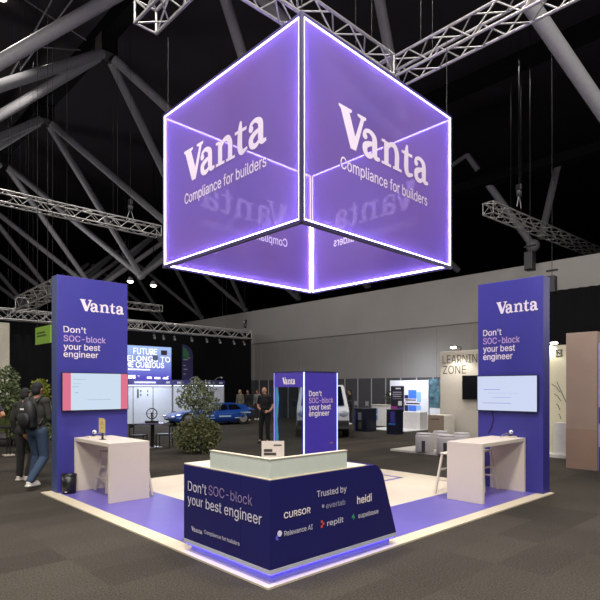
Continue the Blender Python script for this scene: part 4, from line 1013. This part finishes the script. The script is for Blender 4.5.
for s in (-1, 1):
    build(vl(MB().ell((s * .70, .02, .84), (.17, .06, .11), 14, 8)), 'headlight', mat('lens_grey', '9aa3b2', .12), van)
    build(vl(MB().box((s * .92, .55, 1.08), (s * 1.07, .65, 1.3))), 'wing_mirror', M_BLACKP, van, .02)
    for y in (.75, 3.3):
        w_ = build(vl(MB().tube([(s * .72, y, .33), (s * .93, y, .33)], .33, 20)), 'wheel', mat('tyre', '121214'), van); build(vl(MB().tube([(s * .93, y, .33), (s * .935, y, .33)], .2, 16)), 'wheel_hub', M_ALU, w_)
    build(vl(MB().box((s * .845, 1.0, 1.2), (s * .87, 2.2, 1.62))), 'side_window', mat('car_glass', '0d1118'), van)
build(vl(MB().box((-.9, -.105, .34), (-.4, -.098, .42)).box((.4, -.105, .34), (.9, -.098, .42))), 'bumper_vent', M_DARK, van)

# ================================================================== RIGHT SIDE STANDS
# dark plinths with blue graphics
def plinth(p, wd, h, label, marks):
    p = Vector(p); t = thing('graphic_plinth', p, label, 'plinth', 'dark plinths with blue graphics')
    build(MB().box((p.x, p.y - wd, 0), (p.x + wd, p.y, h)), 'body', mat('plinth_navy', '15172a', .35, var=.2, scale=3), t, .006)
    build(MB().box((p.x - .01, p.y - wd - .01, h), (p.x + wd + .01, p.y + .01, h + .025)), 'top', mat('plinth_top', '3c3c48', .4), t)
    for y0, z0_, w_, h_, cl in marks: build(MB().box((p.x - .004, p.y - y0 - w_, z0_), (p.x, p.y - y0, z0_ + h_)), 'print', mat('plinth_print_' + cl, cl, .5), t)
    return t
q = on_z(354.5, 431); plinth((q.x, q.y, 0), .62, .89, 'dark graphic plinth with a figure print, nearest the white van', ((.0, .03, .06, .8, '24407e'), (.18, .45, .18, .3, '6d6b74'), (.2, .1, .16, .28, '4c4a36')))
q = on_z(386.5, 434); plinth((q.x, q.y, 0), .44, .9, 'dark graphic plinth with blue streaks, in front of the white counter', ((.18, .45, .2, .4, '34308a'), (.1, .35, .3, .07, '2f5aa8'), (.0, .1, .08, .7, '0c0c12')))
for px, lb in ((356, 'clear stand on the plinth nearest the van, at its left'), (367, 'clear stand on the plinth nearest the van, at its right')):
    q = on_x(px, 408.5, on_z(354.5, 431).x + .25); z_ = .915
    t = thing('brochure_stand', (q.x, q.y, z_), lb, 'stand')
    build(MB().box((q.x - .05, q.y - .09, z_), (q.x + .05, q.y + .09, z_ + .012)), 'foot', mat('stand_grey', '6a6c72', .4), t)
    for s in (-.08, .08): build(MB().bar((q.x, q.y + s, z_), (q.x, q.y + s, z_ + .28), .015), 'upright', mat('stand_grey', '6a6c72'), t)
    build(MB().box((q.x - .006, q.y - .08, z_ + .1), (q.x + .006, q.y + .08, z_ + .28)), 'leaflet', mat('leaflet', '8a8b90', .5), t)
# blue booth on the partition
BX = 19.6
y0 = on_x(390, 400, BX).y; y1 = on_x(428.5, 400, BX).y; y2 = on_x(441, 400, BX).y
bo = thing('blue_booth', (BX, (y0 + y1) / 2, 0), 'white booth wall with blue bars against the grey partition', 'booth')
build(MB().box((BX, y1, .02), (BX + .08, y0, 2.06)), 'wall_board', mat('booth_white', 'd5d6de', .5, var=.02), bo)
tag(build(MB().box((BX - 2.2, y2 + .2, 0), (BX, y1 + 1.6, .02)), 'booth_deck', mat('booth_deck', 'c8c8c6', .5), origin=(BX - 1.5, y1, 0)), 'white floor deck in front of the blue booth', 'deck')
build(MB().box((BX - .01, y1 - .02, .02), (BX + .06, y1, 2.1)), 'end_post', M_ALU, bo)
M_B1, M_B2, M_B3 = mat('bar_blue', '3f72d8', .5), mat('bar_sky', '7fb0ea', .5), mat('bar_navy', '23264e', .5)
for px0, px1, py0, py1, m_ in ((408.5, 416.5, 390, 411, M_B1), (416.8, 421, 392, 410, M_B2), (404.5, 408.2, 395, 411, M_B3)):
    a = on_x(px0, py1, BX); b_ = on_x(px1, py1, BX); tz = on_x(px0, py0, BX).z; build(MB().box((BX - .006, b_.y, a.z), (BX, a.y, tz)), 'print_bar', m_, bo)
for px0, px1, py_, m_ in ((404.5, 417, 401.5, M_LETTER), (405, 421, 405, M_LETTER)):
    a = on_x(px0, py_, BX); b_ = on_x(px1, py_, BX); build(MB().box((BX - .010, b_.y, a.z), (BX - .006, a.y, a.z + .13)), 'caption_band', m_, bo)
    build(MB().box((BX - .012, b_.y + .05, a.z + .04), (BX - .010, a.y - .05, a.z + .1)), 'caption_ink', M_B3, bo)
pb = thing('photo_board', (BX, (y1 + y2) / 2, 0), 'tall teal and white photo board beside the blue booth', 'board')
build(MB().box((BX - .02, y2, .9), (BX + .06, y1 - .05, 2.1)), 'board', mat('teal_photo', '3f5f6c', .5, var=.9, scale=4), pb); build(MB().box((BX, y2, 0), (BX + .06, y1 - .05, .9)), 'foot_board', mat('booth_white', 'd5d6de'), pb)
a = on_x(399, 424, BX - .9); b_ = on_x(420, 424, BX - .9)
tag(build(MB().box((BX - .9, b_.y, .02), (BX - .35, a.y, .72)), 'white_cabinet', mat('booth_cabinet', 'cfccca', .5), None, .006, origin=(BX - .6, (a.y + b_.y) / 2, .02)), 'white cabinet under the blue bars of the booth', 'cabinet')
# white reception desk with blue logo and flowers
a = on_z(373, 426); b_ = on_z(386, 427)
wdz = thing('white_desk', (a.x, a.y, .02), 'white desk with blue squares between the two dark plinths', 'desk')
build(MB().box((a.x, b_.y - .25, .02), (a.x + .5, a.y + .05, .95)), 'body', mat('booth_cabinet', 'cfccca'), wdz, .01)
build(MB().box((a.x - .03, b_.y - .27, .95), (a.x + .53, a.y + .07, .98)), 'top', M_WHITE, wdz)
for z_ in (.28, .56): build(MB().box((a.x - .004, a.y - .27, z_), (a.x, a.y - .02, z_ + .22)), 'blue_square', mat('desk_blue', '5a86b8', .5), wdz)
fx, fy = a.x + .25, b_.y - .02
bush('flower_pot', (fx, fy, .98), 'dark leafy pot plant with white flowers on the white desk', 'plant', [((0, 0, .32), (.24, .24, .24), 160)], [[(0, 0, .08), (0, 0, .3)]], '2c3426', .10, pot=(.13, .18))
for k in range(6): build(MB().ell((fx - .15 + .06 * k, fy - .1 + .05 * (k % 3), 1.42 + .04 * (k % 2)), .045, 8, 6), 'blossom', mat('blossom', 'dcdcc0', .6), [o_ for o_ in COL.objects if o_.name.startswith('flower_pot')][0])
# poster screen on a stand
a = on_d(391, 412, 20.5); b_ = on_d(404, 386, 20.5)
ps = thing('poster_totem', (a.x, a.y, 0), 'dark poster totem with coloured print in front of the blue booth', 'poster')
hz_ = b_.z; lo = a.z; uu = rv; ww = (Vector((b_.x, b_.y, 0)) - Vector((a.x, a.y, 0))).length
build(MB().frame_box(Vector((a.x, a.y, lo)), uu, ZA, fv, ww, hz_ - lo, .06), 'board', mat('poster_dark', '20202e', .4), ps)
build(MB().frame_box(Vector((a.x, a.y, 0)) + uu * ww * .35, uu, ZA, fv, ww * .3, lo, .05), 'post', M_DARK, ps)
build(MB().frame_box(Vector((a.x, a.y, 0)), uu, ZA, fv, ww, .03, .3), 'foot', M_DARK, ps)
for x, z_, l_, h_, cl in ((.35, .88, .4, .05, 'd8d8de'), (.15, .74, .65, .04, '9a9aa8'), (.12, .66, .7, .04, '8a8a98'), (.15, .58, .6, .04, '9a9aa8'), (.12, .5, .72, .03, '6a6a78'), (.55, .25, .28, .17, 'c9c9d2'), (.02, .02, .45, .2, '8a2f7e'), (.5, .02, .48, .14, '4a2f8a')):
    build(MB().frame_box(Vector((a.x, a.y, lo)) - fv * .003 + uu * ww * x + ZA * (hz_ - lo) * z_, uu, ZA, fv, ww * l_, (hz_ - lo) * h_, .003), 'print_block', mat('poster_print_' + cl, cl, .5, emit=.1), ps)

# learning corner
LX = 15.24
ly0 = on_x(440, 400, LX).y; ly1 = on_x(546, 400, LX).y
lw = thing('lettered_wall', (LX, (ly0 + ly1) / 2, 0), 'beige free-standing wall with dark capital letters, left of the right tower', 'panel')  # the free-standing wall that carries the big capitals
build(MB().box((LX, ly1, 0), (LX + .25, ly0, 2.9)), 'wall_board', mat('beige_wall', 'aaa49a', .7, var=.03), lw, .02)
M_INK = mat('dark_olive_letter', '4b4838', .6)
board(lw, 'LEARNING', 'x', LX, (442.6, 363.6), 484, 8.0, M_INK, .004); board(lw, 'ZONE', 'x', LX, (443, 374), 466, 8.0, M_INK, .004)
a = on_x(463.5, 399.5, LX)
tv = thing('television', (LX - .02, a.y - .6, a.z), 'black switched-off television on the beige lettered wall', 'television')
tz = on_x(463.5, 375.5, LX).z
build(MB().box((LX - .09, a.y - 1.25, a.z), (LX - .03, a.y, tz)), 'casing', M_BLACKP, tv, .005); build(MB().box((LX - .093, a.y - 1.23, a.z + .02), (LX - .09, a.y - .02, tz - .02)), 'screen', M_SCREEN, tv); build(MB().box((LX - .03, a.y - .8, a.z + .2), (LX, a.y - .4, tz - .2)), 'wall_bracket', M_BLACK, tv)
tag(build(MB().box((11.9, 5.9, 0), (14.42, 9.0, .05)), 'learning_platform', mat('pale_deck', 'c3beb4', .5, var=.03), origin=(13.5, 7.5, 0)), 'pale low platform under the round stools', 'platform')
q = on_x(428.3, 443, 14.45); q.z = 0
cb = thing('oak_cabinet', (q.x + .28, q.y - .28, 0), 'cabinet with a tan front and white side left of the lettered wall', 'cabinet')
build(MB().box((q.x, q.y - .56, 0), (q.x + .6, q.y, .88)), 'body', mat('white_side', 'cfccc4', .5), cb, .004); build(MB().box((q.x - .02, q.y - .56, .01), (q.x, q.y, .88)), 'front', mat('tan_front', '7d7060', .6), cb)
build(MB().box((q.x - .023, q.y - .4, .74), (q.x - .02, q.y - .1, .77)), 'print_mark', M_DARK, cb)
def pouf(p, label):
    p = Vector(p); t = thing('round_stool', p, label, 'stool', 'round white stools')
    build(MB().lathe([(0, 0), (.225, 0), (.235, .02), (.235, .40), (.225, .44), (.19, .46), (0, .462)], p, 30), 'body', mat('stool_shell', 'bdb9b7', .6, var=.03), t)
    build(MB().lathe([(0, .462), (.2, .462), (.215, .47), (.2, .485), (0, .49)], p, 30), 'cushion', mat('stool_cushion', 'c4c0c2', .8), t)
    v = (-rv * .35 - fv * .94).normalized(); s_ = v.cross(ZA); build(MB().frame_box(p + v * .215 - s_ * .045 + ZA * .012, s_, ZA, v, .09, .29, .022), 'arch_opening', M_DARK, t)
for px, py, lb in ((424.5, 451.5, 'round grey-white stool at the front left of the pale platform'), (441, 448.5, 'round grey-white stool behind the front two, left of the lettered wall foot'), (446, 454, 'round grey-white stool right beside the bar table edge'), (462, 451, 'round grey-white stool farthest right, half hidden by the right bar table')):
    q = on_z(px, py, .05); pouf((q.x, q.y, .05), lb)
def arm_spot(p, label):
    p = Vector(p); t = thing('arm_spotlight', p, label, 'spotlight', 'arm spotlights')
    build(MB().tube([p, p + Vector((0, 0, .1)), p + Vector((-.35, 0, .14))], .015, 8), 'arm', M_BLACK, t)
    build(MB().box(p + Vector((-.5, -.05, .09)), p + Vector((-.38, .05, .13))), 'head', M_BLACK, t, .01)
    build(MB().ell(p + Vector((-.44, 0, .075)), (.08, .10, .04), 12, 8), 'bulb', M_BULB, t)
a = on_x(460, 350, LX); arm_spot((LX + .05, a.y, 2.9), 'glowing spotlight on top of the lettered wall')
lamp('wall_spot', 'SPOT', (LX - .5, a.y, 2.92), 90, size=.05, rot=(0, R(-12), 0), angle=110)
# cream stand panel right of the tower, beige column, violet stand
NXp = 14.09
a = on_x(549, 456, NXp); b_ = on_x(569, 456, NXp)
cp = thing('cream_stand_panel', (NXp, (a.y + b_.y) / 2, 0), 'cream panel with a boxed letter emblem right of the right tower', 'panel')
ntop = on_x(560, 345, NXp).z
build(MB().box((NXp, b_.y - .3, 0), (NXp + .15, a.y + .1, ntop)), 'board', mat('cream_panel', 'c4bfa4', .6, var=.03), cp)
e0 = on_x(555.5, 356.5, NXp); e1 = on_x(562.3, 349.5, NXp); lw_ = .02
mb = MB(); yA, yB, zA, zB = e1.y, e0.y, e0.z, e1.z
for (a0, b0, a1, b1) in ((yA, zA, yB, zA + lw_), (yA, zB - lw_, yB, zB), (yA, zA, yA + lw_, zB), (yB - lw_, zA, yB, zB)): mb.box((NXp - .01, a0, b0), (NXp, a1, b1))
build(mb, 'emblem_frame', M_BLACK, cp)
wN = yB - yA; build(flat_letters('N', (NXp, yB - wN * .27, zA + wN * .26), UX, wN * .46, wN * .5, NX, .03, .006), 'emblem_letter', M_BLACK, cp)
for k in range(5):
    p = on_x(552 + k * 2.2, 384 + k * 10, NXp); p2_ = on_x(560 + (k % 2), 392 + k * 9, NXp); build(MB().tube([p - XA * .004, (p + p2_) / 2 + ZA * .04 - XA * .004, p2_ - XA * .004], .007, 6), 'drawn_line', M_DARK, cp)
p = on_x(557, 382, NXp); build(MB().tube([p - XA * .004, on_x(566, 402, NXp) - XA * .004], .007, 6), 'drawn_line', M_DARK, cp)
q = on_z(560, 455); tag(build(MB().box((NXp - .45, q.y - .45, 0), (NXp - .02, q.y + .5, .08)), 'white_step', mat('white_side', 'cfccc4'), origin=(NXp - .2, q.y, 0)), 'low white step at the foot of the cream panel', 'step')
q = on_z(561.5, 456); tag(build(MB().box((NXp - .36, q.y - .30, .08), (NXp - .03, q.y + .05, .86)), 'white_plinth', mat('white_side', 'cfccc4'), origin=(q.x, q.y, .08)), 'slim white plinth beside the beige column', 'plinth')
q = on_z(566, 467.7)
bc = thing('beige_column', (q.x + .3, q.y - .31, 0), 'tall plain beige timber column at the right', 'column')
build(MB().box((q.x, q.y - .62, 0), (q.x + .6, q.y, 2.9)), 'body', mat('tan_timber', '8e7a6c', .6, var=.05, scale=2.5), bc, .006); build(MB().box((q.x - .003, q.y - .62, 0), (q.x, q.y, .85)), 'lower_board', mat('tan_timber_low', '887060', .6, var=.05, scale=2.5), bc)
vs_ = thing('violet_stand', (q.x + .2, q.y - 1.2, 0), 'violet printed stand beside the beige column, cut by the right edge', 'stand')
build(MB().box((q.x + .02, q.y - 1.9, 0), (q.x + .5, q.y - .63, 2.65)), 'body', mat('lilac_board', '8f88bc', .5), vs_); build(MB().box((q.x + .016, q.y - 1.9, .98), (q.x + .02, q.y - .64, 1.32)), 'print_band', M_PURPLE, vs_)
build(MB().box((q.x + .016, q.y - 1.9, 0), (q.x + .02, q.y - .64, .5)), 'kick_board', M_PURPLE, vs_)
ax = on_x(558.5, 336, 14.6); arm_spot((14.75, ax.y, ntop), 'glowing spotlight on top of the cream panel')
lamp('wall_spot', 'SPOT', (14.0, ax.y, ntop + .02), 30, size=.05, rot=(0, R(-12), 0), angle=110)
